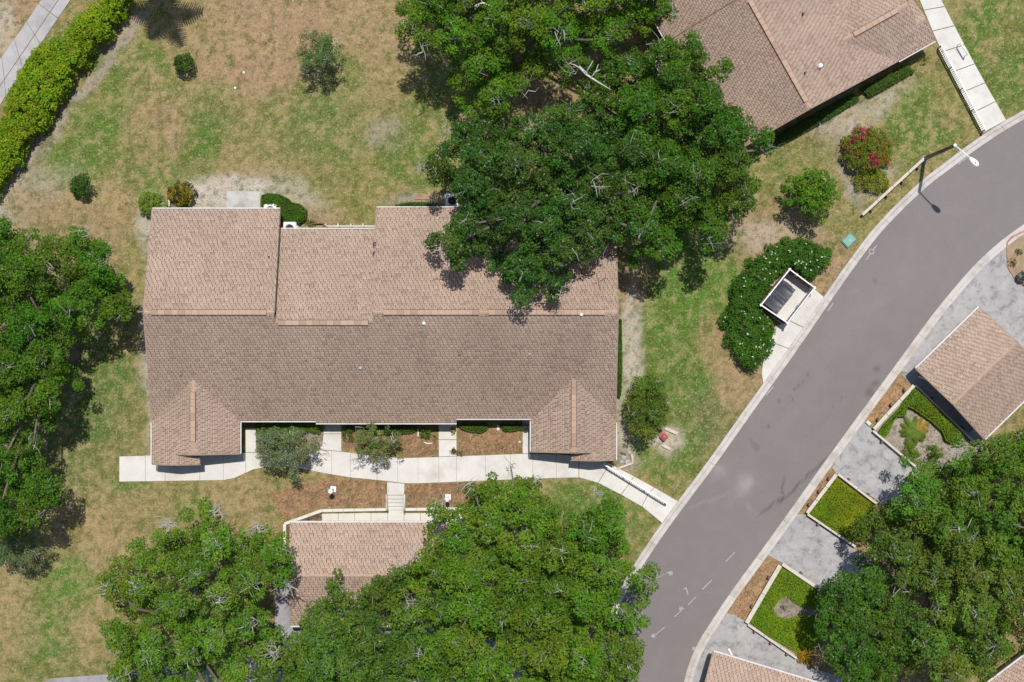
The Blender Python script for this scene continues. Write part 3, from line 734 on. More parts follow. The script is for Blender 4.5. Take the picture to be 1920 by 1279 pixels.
def finish_roof(root, acc, T, mat_m, fasc_edges, ridges, overhang_t=.13):
    """roof deck > shingles + ridge caps, then fascia"""
    mb = MB()
    for poly, zs in T['deck']:
        n = len(poly)
        a = sum(poly[i][0] * poly[(i + 1) % n][1] - poly[(i + 1) % n][0] * poly[i][1] for i in range(n))
        order = list(range(n)) if a > 0 else list(reversed(range(n)))
        top = [xf(mat_m, (poly[i][0], poly[i][1], zs[i] - .012)) for i in order]
        bot = [xf(mat_m, (poly[i][0], poly[i][1], zs[i] - overhang_t)) for i in order]
        mb.add(top + bot, [tuple(range(n)), tuple(reversed(range(n, 2 * n)))] + [(i, n + i, n + (i + 1) % n, (i + 1) % n) for i in range(n)])
    roof = mb.build("roof", M["deck"], root)
    V = np.array([xf(mat_m, v) for v in acc['v']]); F = np.array(acc['f'])
    sh = np_mesh("shingles", V, F, M["shingle"], roof, fcol=np.array(acc['c'])); tag(sh, kind="stuff")
    # ridge caps: raised vent with individual cap shingles
    for (a, b, za, zb, raised, w) in ridges:
        a = Vector((a[0], a[1], za)); b = Vector((b[0], b[1], zb)); L = (b - a).length; d = (b - a).normalized()
        side = Vector((d.y, -d.x, 0)).normalized()
        n = max(1, int(round(L / .40)))
        for i in range(n):
            p0 = a + d * (L * i / n); p1 = a + d * (L * (i + 1) / n - .012)
            h0 = raised + .035 + random.uniform(0, .01); h1 = raised + .018
            dr = w * .42
            vs = []
            for p, h in ((p0, h0), (p1, h1)):
                for s, z in ((-w / 2, -dr), (-w / 2, -dr + .03 + raised), (0, .0), (w / 2, -dr + .03 + raised), (w / 2, -dr)):
                    vs.append(p + side * s + Vector((0, 0, (h + z) if z != -dr else z)))
            vs = [xf(mat_m, v) for v in vs]
            fs = [(0, 5, 6, 1), (1, 6, 7, 2), (2, 7, 8, 3), (3, 8, 9, 4), (0, 1, 2, 3, 4), (9, 8, 7, 6, 5)]
            me = bpy.data.meshes.new("ridge_cap"); inv = gworld(roof).inverted()
            me.from_pydata([tuple(inv @ Vector(v)) for v in vs], [], fs); me.update()
            me.materials.append(CAPM[random.randrange(3)] if raised > .05 else CAPM[3 + random.randrange(2)])
            link_mesh("ridge_cap", me, None, roof)
        if raised > .05:
            MB().bar(xf(mat_m, a + Vector((0, 0, .015))), xf(mat_m, b + Vector((0, 0, .015))), w * 1.22, .05).build("ridge_vent", M["deck"], roof)
    for (p, q, zp, zq, mat, w, h) in fasc_edges:
        a = xf(mat_m, (p[0], p[1], zp)); b = xf(mat_m, (q[0], q[1], zq))
        MB().bar(a, b, w, h).build("gutter" if mat in ("white", "gutter") else "fascia", M[mat], root)
    return roof
CAPM = [mat_plain("ridge_cap_orange", (0.440, 0.308, 0.225), .9, .1, .10, 9), mat_plain("ridge_cap_tan", (0.455, 0.325, 0.243), .9, .1, .10, 9), mat_plain("ridge_cap_brown", (0.37, 0.255, 0.185), .9, .1, .10, 9),
        mat_plain("ridge_cap_buff", (0.47, 0.325, 0.235), .9, .1, .10, 9), mat_plain("ridge_cap_dull", (0.50, 0.35, 0.26), .9, .1, .10, 9)]

def wall_box(mb, m4, x0, x1, y0, y1, z0, z1):
    vs = [xf(m4, (x, y, z)) for z in (z0, z1) for x, y in ((x0, y0), (x1, y0), (x1, y1), (x0, y1))]
    mb.add(vs, [(3, 2, 1, 0), (4, 5, 6, 7), (0, 1, 5, 4), (1, 2, 6, 5), (2, 3, 7, 6), (3, 0, 4, 7)])

def villa(loc, rz, label, seed, stain=None):
    """single storey villa: three stepped back slopes, one long front slope with a porch gable at each end"""
    root = thing("villa", loc, label, "house", rz=rz)
    m4 = Matrix.Translation(Vector(loc)) @ Matrix.Rotation(rz, 4, 'Z')
    rng = random.Random(seed)
    e = 2.4; yf = -4.73; yr = 1.66; zr = 5.28; kf = (zr - e) / (yr - yf)
    xl, xm1, xm2, xr = -21.31, -13.74, -8.03, 6.12
    ymr = 1.06; zmr = e + kf * (ymr - yf)
    acc = {'v': [], 'f': [], 'c': []}; T = {'deck': []}
    gl_x, gl_y = -18.73, -2.26; gr_x, gr_y = 3.63, -2.16
    zgl = e + kf * (gl_y - yf); zgr = e + kf * (gr_y - yf)
    front = [(xl, yr), (xl, yf), (gl_x, gl_y), (-16.12, yf), (-11.63, yf), (-11.63, yf - .13), (-3.29, yf - .13), (-3.29, yf + .14), (1.14, yf + .14), (1.14, yf), (gr_x, gr_y), (xr, yf), (xr, yr), (xm2, yr), (xm2, ymr), (xm1, ymr), (xm1, yr)]
    roof_plane(acc, front, (0, yf), (0, 1), e, kf, T, rng, 1.0, stain)
    kb = (zr - e) / (7.82 - yr)
    roof_plane(acc, [(xl, yr), (xm1, yr), (xm1, 7.82), (xl, 7.82)], (0, 7.82), (0, -1), e, kb, T, rng, 1.0, stain)
    km = (zmr - e) / (6.62 - ymr)
    roof_plane(acc, [(xm1 + .02, ymr), (xm2 - .02, ymr), (xm2 - .02, 6.62), (xm1 + .02, 6.62)], (0, 6.62), (0, -1), e, km, T, rng, 1.0, stain)
    k3 = (zr - e) / (7.89 - yr)
    roof_plane(acc, [(xm2, yr), (xr, yr), (xr, 7.89), (xm2, 7.89)], (0, 7.89), (0, -1), e, k3, T, rng, .98, stain)
    # porch gables
    ylu, yll = -6.67, -7.30; kl = (zgl - e) / (gl_x - xl); sx = (xl - 18.49) / 2
    roof_plane(acc, [(xl - .03, yf), (gl_x, gl_y), (gl_x, ylu), (sx, ylu), (sx, yll), (xl - .03, yll)], (xl, 0), (1, 0), e, kl, T, rng, 1.06)
    kl2 = (zgl - e) / (-16.12 - gl_x)
    roof_plane(acc, [(gl_x, gl_y), (-16.12, yf), (-16.12, ylu), (gl_x, ylu)], (-16.12, 0), (-1, 0), e, kl2, T, rng, .98)
    zs = e + kl * (sx - xl)
    roof_plane(acc, [(sx, ylu), (-18.49, ylu), (-18.49, yll), (sx, yll)], (-18.49, 0), (-1, 0), e, (zs - e) / (-18.49 - sx), T, rng, 1.02)
    yru, yrl = -6.55, -7.05; kr = (zgr - e) / (xr - gr_x); sr = (xr + 3.51) / 2
    roof_plane(acc, [(xr + .03, yf), (xr + .03, yrl), (sr, yrl), (sr, yru), (gr_x, yru), (gr_x, gr_y)], (xr, 0), (-1, 0), e, kr, T, rng, .98)
    kr2 = (zgr - e) / (gr_x - 1.14)
    roof_plane(acc, [(gr_x, gr_y), (gr_x, yru), (1.14, yru), (1.14, yf)], (1.14, 0), (1, 0), e, kr2, T, rng, 1.04)
    zs2 = e + kr * (xr - sr)
    roof_plane(acc, [(3.51, yru), (3.51, yrl), (sr, yrl), (sr, yru)], (3.51, 0), (1, 0), e, (zs2 - e) / (sr - 3.51), T, rng, 1.02)
    RA = .085
    ridges = [((xl + .05, yr), (xl + .45, yr), zr, zr, .0, .3), ((xl + .45, yr), (xm1 - .45, yr), zr, zr, RA, .28), ((xm1 - .45, yr), (xm1, yr), zr, zr, .0, .3),
              ((xm1 + .2, ymr), (xm2 - .3, ymr), zmr, zmr, RA, .28),
              ((xm2, yr), (xm2 + .6, yr), zr, zr, .0, .3), ((xm2 + .6, yr), (-1.9, yr), zr, zr, RA, .28), ((-1.9, yr), (-1.35, yr), zr, zr, 0, .3), ((-1.35, yr), (xr - .75, yr), zr, zr, RA, .28), ((xr - .75, yr), (xr, yr), zr, zr, 0, .3),
              ((gl_x, gl_y - .1), (gl_x, gl_y - .75), zgl, zgl, 0, .3), ((gl_x, gl_y - .75), (gl_x, ylu + .75), zgl, zgl, RA, .28), ((gl_x, ylu + .75), (gl_x, ylu), zgl, zgl, 0, .3),
              ((gr_x, gr_y - .1), (gr_x, gr_y - .2), zgr, zgr, 0, .3), ((gr_x, gr_y - .2), (gr_x, yru + .35), zgr, zgr, RA, .28), ((gr_x, yru + .35), (gr_x, yru), zgr, zgr, 0, .3),
              ((sx, ylu), (sx, yll), zs, zs, 0, .28), ((sr, yru), (sr, yrl), zs2, zs2, 0, .28)]
    g = e - .05
    fas = [((-16.1, yf - .05), (-11.63, yf - .05), g, g, "gutter", .065, .10), ((-11.63, yf - .18), (-3.29, yf - .18), g - .06, g - .06, "gutter", .065, .10), ((-3.29, yf + .09), (1.14, yf + .09), g + .06, g + .06, "gutter", .065, .10),
           ((xl, 7.88), (xm1, 7.88), g, g, "gutter", .065, .10), ((xm1 + .05, 6.68), (xm2 - .05, 6.68), g, g, "gutter", .065, .10), ((xm2, 7.95), (xr, 7.95), g, g, "gutter", .065, .10),
           ((xl - .08, yf - .1), (xl - .08, yll), g, g, "gutter", .065, .10), ((-16.07, yf - .1), (-16.07, ylu), g, g, "gutter", .065, .10), ((1.09, yf), (1.09, yru), g, g, "gutter", .065, .10), ((xr + .08, yf - .1), (xr + .08, yrl), g, g, "gutter", .065, .10),
           ((xm1 + .03, 7.8), (xm1 + .03, yr), e - .1, zr - .1, "rakedark", .05, .16), ((xm2 - .03, 7.8), (xm2 - .03, yr), e - .08, zr - .08, "fascia", .05, .16),
           ((xl - .03, 7.8), (xl - .03, yr), e - .1, zr - .1, "fascia", .05, .16), ((xl - .03, yf), (xl - .03, yr), e - .1, zr - .1, "fascia", .05, .16), ((xr + .03, 7.8), (xr + .03, yr), e - .1, zr - .1, "fascia", .05, .16), ((xr + .03, yf), (xr + .03, yr), e - .1, zr - .1, "fascia", .05, .16),
           ((gl_x, ylu - .03), (-16.12, ylu - .03), zgl - .1, e - .1, "fascia", .05, .16), ((gl_x, ylu - .03), (sx, ylu - .03), zgl - .1, zs - .1, "fascia", .05, .16), ((sx, yll - .03), (xl, yll - .03), zs - .1, e - .1, "fascia", .05, .16), ((sx, yll - .03), (-18.49, yll - .03), zs - .1, e - .1, "fascia", .05, .16),
           ((gr_x, yru - .03), (1.14, yru - .03), zgr - .1, e - .1, "fascia", .05, .16), ((gr_x, yru - .03), (sr, yru - .03), zgr - .1, zs2 - .1, "fascia", .05, .16), ((sr, yrl - .03), (xr, yrl - .03), zs2 - .1, e - .1, "fascia", .05, .16), ((sr, yrl - .03), (3.51, yrl - .03), zs2 - .1, e - .1, "fascia", .05, .16)]
    roof = finish_roof(root, acc, T, m4, fas, ridges)
    # walls under the roof, 0.5 m in from the eaves
    mb = MB()
    wall_box(mb, m4, xl + .35, xr - .35, yf + .75, 6.1, -.1, e - .02)
    wall_box(mb, m4, xl + .35, xm1 - .3, 6.1, 7.35, -.1, e - .02); wall_box(mb, m4, xm2 + .3, xr - .35, 6.1, 7.4, -.1, e - .02)
    wall_box(mb, m4, xl + .35, xl + .6, yll + .35, yf + .75, -.1, e - .02); wall_box(mb, m4, -16.75, -16.5, ylu + .35, yf + .75, -.1, e - .02)
    wall_box(mb, m4, xr - .6, xr - .35, yrl + .35, yf + .75, -.1, e - .02); wall_box(mb, m4, 1.5, 1.75, yru + .35, yf + .75, -.1, e - .02)
    mb.build("wall", M["wall"], root)
    # gable triangles
    for (xa, za, xb, zb, xc, zc, y) in ((xl + .1, e, gl_x, zgl - .12, -16.2, e, ylu + .06), (1.2, e, gr_x, zgr - .12, xr - .1, e, yru + .06), (xl + .1, e, sx, zs - .12, -18.55, e, yll + .06), (3.57, e, sr, zs2 - .12, xr - .1, e, yrl + .06)):
        t = [(xa, y, za - .14), (xc, y, zc - .14), (xb, y, zb)]; u = [(p[0], p[1] + .08, p[2]) for p in t]
        MB().add([xf(m4, p) for p in t + u], [(0, 1, 2), (5, 4, 3), (0, 3, 4, 1), (1, 4, 5, 2), (2, 5, 3, 0)]).build("gable_siding", M["browngable"], root)
    for x, s in ((xl + .2, 1), (xr - .2, -1)):
        t = [(x, 7.6, e - .12), (x, yf + .2, e - .12), (x, yr, zr - .14)]; u = [(p[0] + s * .1, p[1], p[2]) for p in t]
        MB().add([xf(m4, p) for p in t + u], [(0, 1, 2), (5, 4, 3), (0, 3, 4, 1), (1, 4, 5, 2), (2, 5, 3, 0)]).build("gable_siding", M["browngable"], root)
    for x, s in ((xm1 - .06, 1), (xm2 + .02, 1)):                         # side wall where the middle slope steps down
        t = [(x, 7.7, e - .1), (x, yr, zr - .03), (x, 2.0, zmr - .55), (x, 6.9, e - .12)]; u = [(p[0] + .04, p[1], p[2]) for p in t]
        MB().add([xf(m4, p) for p in t + u], [(0, 1, 2, 3), (7, 6, 5, 4), (0, 4, 5, 1), (1, 5, 6, 2), (2, 6, 7, 3), (3, 7, 4, 0)]).build("step_siding", M["browngable"], root)
    for x in (-12.9, -3.85):                                          # doors, windows of the front wall
        d = MB(); wall_box(d, m4, x - .45, x + .45, yf + .69, yf + .748, .1, 2.1); dd = d.build("door", M["door"], root)
        k = MB(); wall_box(k, m4, x + .32, x + .37, yf + .63, yf + .69, 1.0, 1.1); k.build("handle", M["greymetal"], dd)
    for x, w in ((-14.6, 1.3), (-10.2, 1.5), (-6.3, 1.5), (-1.7, 1.5), (.2, .9)):
        d = MB(); wall_box(d, m4, x - w / 2, x + w / 2, yf + .70, yf + .748, .85, 2.05); f = d.build("window", M["white"], root)
        for q in (-1, 1):
            k = MB(); wall_box(k, m4, x + q * w / 4 - w / 4 + .06, x + q * w / 4 + w / 4 - .06, yf + .685, yf + .70, .92, 1.98); k.build("pane", M["glass"], f)
    for x in (-19, -15.5, -10.8, -5.5, -1, 3):
        d = MB(); wall_box(d, m4, x - .8, x + .8, (7.352 if x < -14 else 6.102 if -13 < x < -8.5 else 7.402), (7.39 if x < -14 else 6.14 if -13 < x < -8.5 else 7.44), .5, 2.05); f = d.build("window", M["white"], root)
        yb = 7.39 if x < -14 else 6.14 if -13 < x < -8.5 else 7.44
        for q in (-1, 1):
            k = MB(); wall_box(k, m4, x + q * .39 - .33, x + q * .39 + .33, yb, yb + .015, .58, 1.97); k.build("pane", M["glass"], f)
    return root, roof, m4, (e, kf, yf, yr, kb)

def main_stain(x, y):
    f = 1.0
    for bx, by, rx, ry, s in ((-1.0, -1.3, 2.2, 2.4, .12), (2.9, -1.2, 1.6, 1.5, .14), (-5.4, -.6, .7, 1.8, .12), (1.6, -3.4, 1.6, 1.2, .08), (4.3, .2, .5, 1.5, .10), (-9, -2, 4, 2, .04)):
        f *= 1 - .8 * s * math.exp(-((x - bx) / rx) ** 2 - ((y - by) / ry) ** 2)
    return f
main, main_roof, mm4, MP = villa((0, 0, 0), 0.0, "large villa with a long brown shingle roof and two porch gables", 3, main_stain)
# the second villa, turned, at the upper right
TH = math.radians(119.2)
e3 = W(1519, 203, 5.28)
R = Matrix.Rotation(TH, 2)
rp = R @ Vector((-21.31, 1.66))
ne, ne_roof, nm4, _ = villa((e3[0] - rp.x, e3[1] - rp.y, 0), TH, "brown shingle villa at an angle in the upper right corner", 5)

def front_z(x, y): return MP[0] + MP[1] * (y - MP[2])
def roof_vent(roof, px, py, r, h, mat, m_parent, zguess):
    p = W(px, py, zguess)
    MB().lathe((p[0], p[1], zguess - .1), [(r * 1.7, 0.0), (r * 1.7, .06), (r, .09), (r, h), (r * .7, h + .02)], 10).build("vent_pipe", M[mat], roof, smooth=True)
def zf(px, py):
    z = 4.0
    for _ in range(4):
        y = W(px, py, z)[1]; z = MP[0] + MP[1] * (y - MP[2]) if y < 1.66 else MP[0] + MP[4] * (7.85 - y)
    return z
for px, py, r, h, mt in ((795, 606, .10, .38, "white"), (1090, 590, .09, .38, "white"), (676, 690, .10, .22, "greymetal"), (993, 664, .07, .2, "greymetal"), (862, 665, .06, .18, "brownmetal"), (574, 676, .06, .16, "brownmetal"), (340, 704, .06, .16, "brownmetal"), (504, 483, .06, .14, "brownmetal"), (703, 458, .08, .2, "brownmetal"), (702, 474, .06, .16, "brownmetal")):
    roof_vent(main_roof, px, py, r, h, mt, None, zf(px, py))
for px, py, z, r, mt in ((1537, 124, 4.55, .12, "globe"), (1505, 26, 4.2, .06, "brownmetal"), (1509, 137, 4.9, .06, "brownmetal")):
    p = W(px, py, z)
    MB().lathe((p[0], p[1], z - .35), [(r * 1.7, 0), (r * 1.7, .06), (r, .1), (r, .75), (r * .7, .78)], 10).build("vent_pipe", M[mt], ne_roof, smooth=True)
# caps and downspout bands at eave corners of the main villa are part of its gutters

def garage(center, ax, L, D, e, k, z0, label, seed, capraise=.0, trim="gutter"):
    """small gable garage: ridge along ax, length L, depth D"""
    rz = math.atan2(ax[1], ax[0])
    root = thing("garage", (center[0], center[1], z0), label, "garage", rz=rz)
    m4 = Matrix.Translation(Vector((center[0], center[1], z0))) @ Matrix.Rotation(rz, 4, 'Z')
    rng = random.Random(seed); acc = {'v': [], 'f': [], 'c': []}; T = {'deck': []}
    hl, hd = L / 2, D / 2; zr = e + k * hd
    roof_plane(acc, [(-hl, -hd), (hl, -hd), (hl, 0), (-hl, 0)], (0, -hd), (0, 1), e, k, T, rng, 1.05)
    roof_plane(acc, [(-hl, 0), (hl, 0), (hl, hd), (-hl, hd)], (0, hd), (0, -1), e, k, T, rng, 1.05)
    g = e - .07
    fas = [((-hl, -hd - .05), (hl, -hd - .05), g, g, trim, .10, .13), ((-hl, hd + .05), (hl, hd + .05), g, g, trim, .10, .13)]
    for x in (-hl - .03, hl + .03):
        fas += [((x, -hd), (x, 0), e - .1, zr - .1, "fascia", .05, .16), ((x, hd), (x, 0), e - .1, zr - .1, "fascia", .05, .16)]
    finish_roof(root, acc, T, m4, fas, [((-hl, 0), (hl, 0), zr, zr, capraise, .34)])
    mb = MB(); wall_box(mb, m4, -hl + .35, hl - .35, -hd + .4, hd - .4, -.1, e - .02); mb.build("wall", M["wall"], root)
    for x, s in ((-hl + .25, 1), (hl - .25, -1)):
        t = [(x, hd - .2, e - .08), (x, -hd + .2, e - .08), (x, 0, zr - .14)]; u = [(p[0] + s * .08, p[1], p[2]) for p in t]
        MB().add([xf(m4, p) for p in t + u], [(0, 1, 2), (5, 4, 3), (0, 3, 4, 1), (1, 4, 5, 2), (2, 5, 3, 0)]).build("gable_siding", M["browngable"], root)
    for x in (-hl / 2, hl / 2):
        d = MB(); wall_box(d, m4, x - 1.2, x + 1.2, -hd + .35, -hd + .398, 0, 2.05); dd = d.build("garage_door", M["white"], root)
        for j in range(4):
            k2 = MB(); wall_box(k2, m4, x - 1.15, x + 1.15, -hd + .33, -hd + .35, .06 + j * .5, .52 + j * .5); k2.build("panel", M["panel"], dd)
    return root
# garage south of the villa, on the lower court
a = W(545, 980, LOWZ + 2.45); b = W(545, 1173, LOWZ + 2.45)
Lg = 14.0
garage((a[0] + Lg / 2, (a[1] + b[1]) / 2), (1, 0), Lg, a[1] - b[1], 2.45, .28, LOWZ, "brown shingle garage half hidden by oaks below the retaining wall", 21)
# right hand garage
A = Vector(W2(1836, 576, 2.45)); B = Vector(W2(1718, 691, 2.45)); Cc = Vector(W2(1846, 823, 2.45))
d1 = (A - B).normalized(); cc = (A + Cc) / 2; perp = Vector((d1.y, -d1.x))
garage(cc, (d1.x, d1.y), (A - B).length, abs((Cc - B).dot(perp)), 2.45, .28, 0, "brown shingle garage on the right beside the palm bed", 22)
# bottom garage
A = Vector(W2(1338, 1222, 2.45)); d1 = Vector((.957, -.29)); d2 = Vector((-.29, -.957)); 
cc = A + d1 * 3.3 + d2 * 3.2
garage(cc, (d1.x, d1.y), 6.6, 6.4, 2.45, .28, 0, "brown shingle garage with white gutter at the bottom edge by the road", 23)
# roof at the far lower right corner, seen between leaves
cc = W2(1996, 1300, 2.45)
garage(cc, (.8, .6), 7.0, 6.4, 2.45, .28, 0, "brown shingle garage mostly hidden behind oaks in the lower right corner", 24)

# ------------------------------------------------------------------ foliage
def leafmesh(name, C, Rr, parent, col, dens_, L, Wd, rng, up=.35, hue=.18, squash=.85, colvar=None, kind=None, mat="leaf", moss=0.0):
    cnt = np.maximum(3, (dens_ * Rr * Rr).astype(int)); idx_ = np.repeat(np.arange(len(C)), cnt); n = len(idx_)
    d = rng.normal(size=(n, 3)); d[:, 2] += up; d /= np.linalg.norm(d, axis=1)[:, None]
    rad = Rr[idx_] * (0.45 + .6 * rng.random(n) ** .6)
    P = C[idx_] + d * rad[:, None] * np.array([1, 1, squash])
    N = d * .55 + np.array([0, 0, .45]) + rng.normal(size=(n, 3)) * .42; N /= np.linalg.norm(N, axis=1)[:, None]
    t = rng.normal(size=(n, 3)); t -= N * np.sum(t * N, 1)[:, None]; t /= np.linalg.norm(t, axis=1)[:, None]
    b = np.cross(N, t)
    l = (L * rng.uniform(.65, 1.3, n))[:, None]; w = (Wd * rng.uniform(.7, 1.25, n))[:, None]
    V = np.stack([P + t * l * .5, P + b * w * .5 + t * l * .08, P - t * l * .5, P - b * w * .5 + t * l * .08], 1).reshape(-1, 3)
    F = np.arange(n * 4).reshape(n, 4)
    pc = np.array(col)[None] * (1 + rng.uniform(-hue, hue, (len(C), 1))) * (1 + rng.uniform(-.13, .13, (len(C), 3)) * np.array([1.3, .3, .6]))
    if colvar is not None: pc = colvar(pc, C)
    c = pc[idx_] * rng.uniform(.72, 1.32, (n, 1))
    if moss:
        mk = rng.random(n) < moss
        c[mk] = np.array((.19, .215, .13)) * rng.uniform(.7, 1.4, (mk.sum(), 1))
    o = np_mesh(name, V, F, M[mat], parent, fcol=np.clip(c, 0.004, 1))
    if kind: tag(o, kind=kind)
    return o

def poisson(poly, dmin, rng, tries=14):
    xs_ = [p[0] for p in poly]; ys_ = [p[1] for p in poly]
    x0, x1, y0, y1 = min(xs_), max(xs_), min(ys_), max(ys_)
    n = int((x1 - x0) * (y1 - y0) / (dmin * dmin) * tries / 3)
    P = np.stack([rng.uniform(x0, x1, n), rng.uniform(y0, y1, n)], 1)
    P = P[inside(P, poly)]
    grid = {}; out = []
    for p in P:
        gx_, gy_ = int(p[0] // dmin), int(p[1] // dmin); ok = True
        for i in (-1, 0, 1):
            for j in (-1, 0, 1):
                for q in grid.get((gx_ + i, gy_ + j), ()):
                    if (q[0] - p[0]) ** 2 + (q[1] - p[1]) ** 2 < dmin * dmin: ok = False
        if ok:
            grid.setdefault((gx_, gy_), []).append(p); out.append(p)
    return np.array(out)

def tree(name, poly_px, ztop, zlow, label, col, seed, cat="tree", spacing=.46, rmin=.28, rmax=.50, lobe=1.65, gap=.5, ldens=760, leaf=(.155, .098), trunk_r=.26, nlimb=9, ntwig=8, group=None, base=None, bark="bark", dead=None, dome=.33, lobeamp=1.6, under=.75, twigr=.011, moss=.03, grow=1.04):
    rng = np.random.default_rng(seed); pr = random.Random(seed)
    zm = zlow + .7 * (ztop - zlow)
    pcx = sum(p[0] for p in poly_px) / len(poly_px); pcy = sum(p[1] for p in poly_px) / len(poly_px)
    poly_px = [(pcx + (p[0] - pcx) * grow, pcy + (p[1] - pcy) * grow) for p in poly_px]
    poly = poly_w(poly_px, zm)
    area = abs(sum(poly[i][0] * poly[(i + 1) % len(poly)][1] - poly[(i + 1) % len(poly)][0] * poly[i][1] for i in range(len(poly)))) / 2
    cx = sum(p[0] for p in poly) / len(poly); cy = sum(p[1] for p in poly) / len(poly)
    if base is not None: cx, cy = W2(*base)
    root = thing(name, (cx, cy, 0), label, cat, group)
    lob = poisson(poly, lobe, rng)
    if len(lob) < 3: lob = poisson(poly, lobe * .5, rng)
    lz = rng.uniform(-.35, .55, len(lob)) * lobeamp
    P = poisson(poly, spacing, rng)
    dE = edge_dist(P, poly)
    dn = np.clip((dE + .15) / (dome * math.sqrt(area)), 0, 1)
    mm = dE > min(.22, rmin * .6); P, dE, dn = P[mm], dE[mm], dn[mm]
    z = zlow + (ztop - zlow) * np.sqrt(1 - (1 - dn) ** 2)
    D2 = np.linalg.norm(P[:, None] - lob[None], axis=2); ni = D2.argmin(1); q = D2.min(1)
    z = z + lz[ni] + lobeamp * (1 - (q / (lobe * .62)) ** 2).clip(-1.1, 1) - lobeamp * .3
    keep = ~((q > lobe * .54) & (rng.random(len(P)) < .28 + gap * .7)) & ~((dE < .45) & (vnoise(P[:, 0], P[:, 1], 1.1, seed) < .46))
    keep &= ~(vnoise(P[:, 0], P[:, 1], 1.7, seed + 5) < .08 + .12 * gap)
    P2, z2 = P[keep], z[keep]
    R2 = rng.uniform(rmin, rmax, len(P2))
    lobtone = rng.uniform(.86, 1.14, len(lob))
    lobhue = rng.uniform(-.12, .12, len(lob))
    nk = ni[keep]
    C1 = np.column_stack([P2, z2 + rng.uniform(-.2, .2, len(P2))])
    um = rng.random(len(P)) < under
    C2 = np.column_stack([P[um] + rng.normal(size=(um.sum(), 2)) * .15, np.maximum(z[um] - rng.uniform(.7, 1.9, um.sum()), zlow - .6)])
    C3 = poisson(poly, spacing * 1.55, rng); e3 = edge_dist(C3, poly); C3 = C3[e3 > spacing * 1.9]
    d3 = np.linalg.norm(P[None] - C3[:, None], axis=2).argmin(1)
    C3 = np.column_stack([C3, np.maximum(z[d3] - rng.uniform(1.9, 3.0, len(C3)) * min(1, ztop / 8), zlow - 1.2 * min(1, ztop / 8))])
    Ca = np.vstack([C1, C2, C3]); Ra = np.concatenate([R2, rng.uniform(rmin, rmax, len(C2)) * 1.1, np.full(len(C3), rmax * 1.25)])
    tone = np.concatenate([lobtone[nk], lobtone[ni[um]], lobtone[ni[d3]]])
    hu = np.concatenate([lobhue[nk], lobhue[ni[um]], lobhue[ni[d3]]])
    cv = lambda pc, C: pc * tone[:, None] * (1 + hu[:, None] * np.array([1.6, .1, .4]))
    leafmesh("crown", Ca, Ra, root, col, ldens, leaf[0], leaf[1], rng, colvar=cv, moss=moss)
    # trunk and limbs
    zt = min(2.4, zlow * .75)
    MB().tube([(cx, cy, -.1), (cx, cy, .25), (cx + .05, cy + .03, zt * .6), (cx + .08, cy, zt), (cx + .1, cy - .05, zt + .8)], [trunk_r * 1.7, trunk_r * 1.2, trunk_r, trunk_r * .95, trunk_r * .7], 10).build("trunk", M[bark], root, smooth=True)
    order = list(range(len(lob))); pr.shuffle(order)
    lobz = np.array([z[(D2[:, j]).argmin()] for j in range(len(lob))])
    for j in order[:nlimb]:
        tx, ty = lob[j]; tz = lobz[j] - .9
        m1 = (cx + (tx - cx) * .35 + pr.uniform(-.4, .4), cy + (ty - cy) * .35 + pr.uniform(-.4, .4), zt + (tz - zt) * .5)
        m2 = (cx + (tx - cx) * .7 + pr.uniform(-.4, .4), cy + (ty - cy) * .7 + pr.uniform(-.4, .4), zt + (tz - zt) * .82)
        MB().tube([(cx + .08, cy, zt - .15), m1, m2, (tx, ty, tz)], [trunk_r * .58, trunk_r * .36, trunk_r * .22, trunk_r * .09], 7).build("limb", M[bark], root, smooth=True)
    tw = MB()
    for j in range(len(lob)):
        for _ in range(ntwig):
            a = pr.uniform(0, 6.283); r = pr.uniform(.2, lobe * .55)
            sx_, sy_ = lob[j]; s = (sx_ + pr.uniform(-.3, .3), sy_ + pr.uniform(-.3, .3), lobz[j] - pr.uniform(.3, .9))
            en = (sx_ + r * math.cos(a), sy_ + r * math.sin(a), lobz[j] + pr.uniform(-.7, .55))
            md = tuple((s[i] + en[i]) / 2 + pr.uniform(-.14, .14) for i in range(3))
            r0 = twigr * pr.uniform(.7, 1.7)
            tw.tube([s, md, en], [r0 * 1.4, r0, r0 * .45], 4)
    o = tw.build("twigs", M["palebark"], root); tag(o, kind="stuff")
    if dead:
        for pts in dead:
            db = MB()
            ps = [W(p[0], p[1], p[2]) for p in pts[0]]
            db.tube(ps, list(np.linspace(pts[1], pts[1] * .3, len(ps))), 6)
            for sp in pts[2]:
                ps = [W(p[0], p[1], p[2]) for p in sp]; db.tube(ps, list(np.linspace(pts[1] * .5, pts[1] * .15, len(ps))), 5)
            d = db.build("dead_branch", M["deadwood"], root, smooth=True); d["label"] = "bleached bare dead branch"
    return root

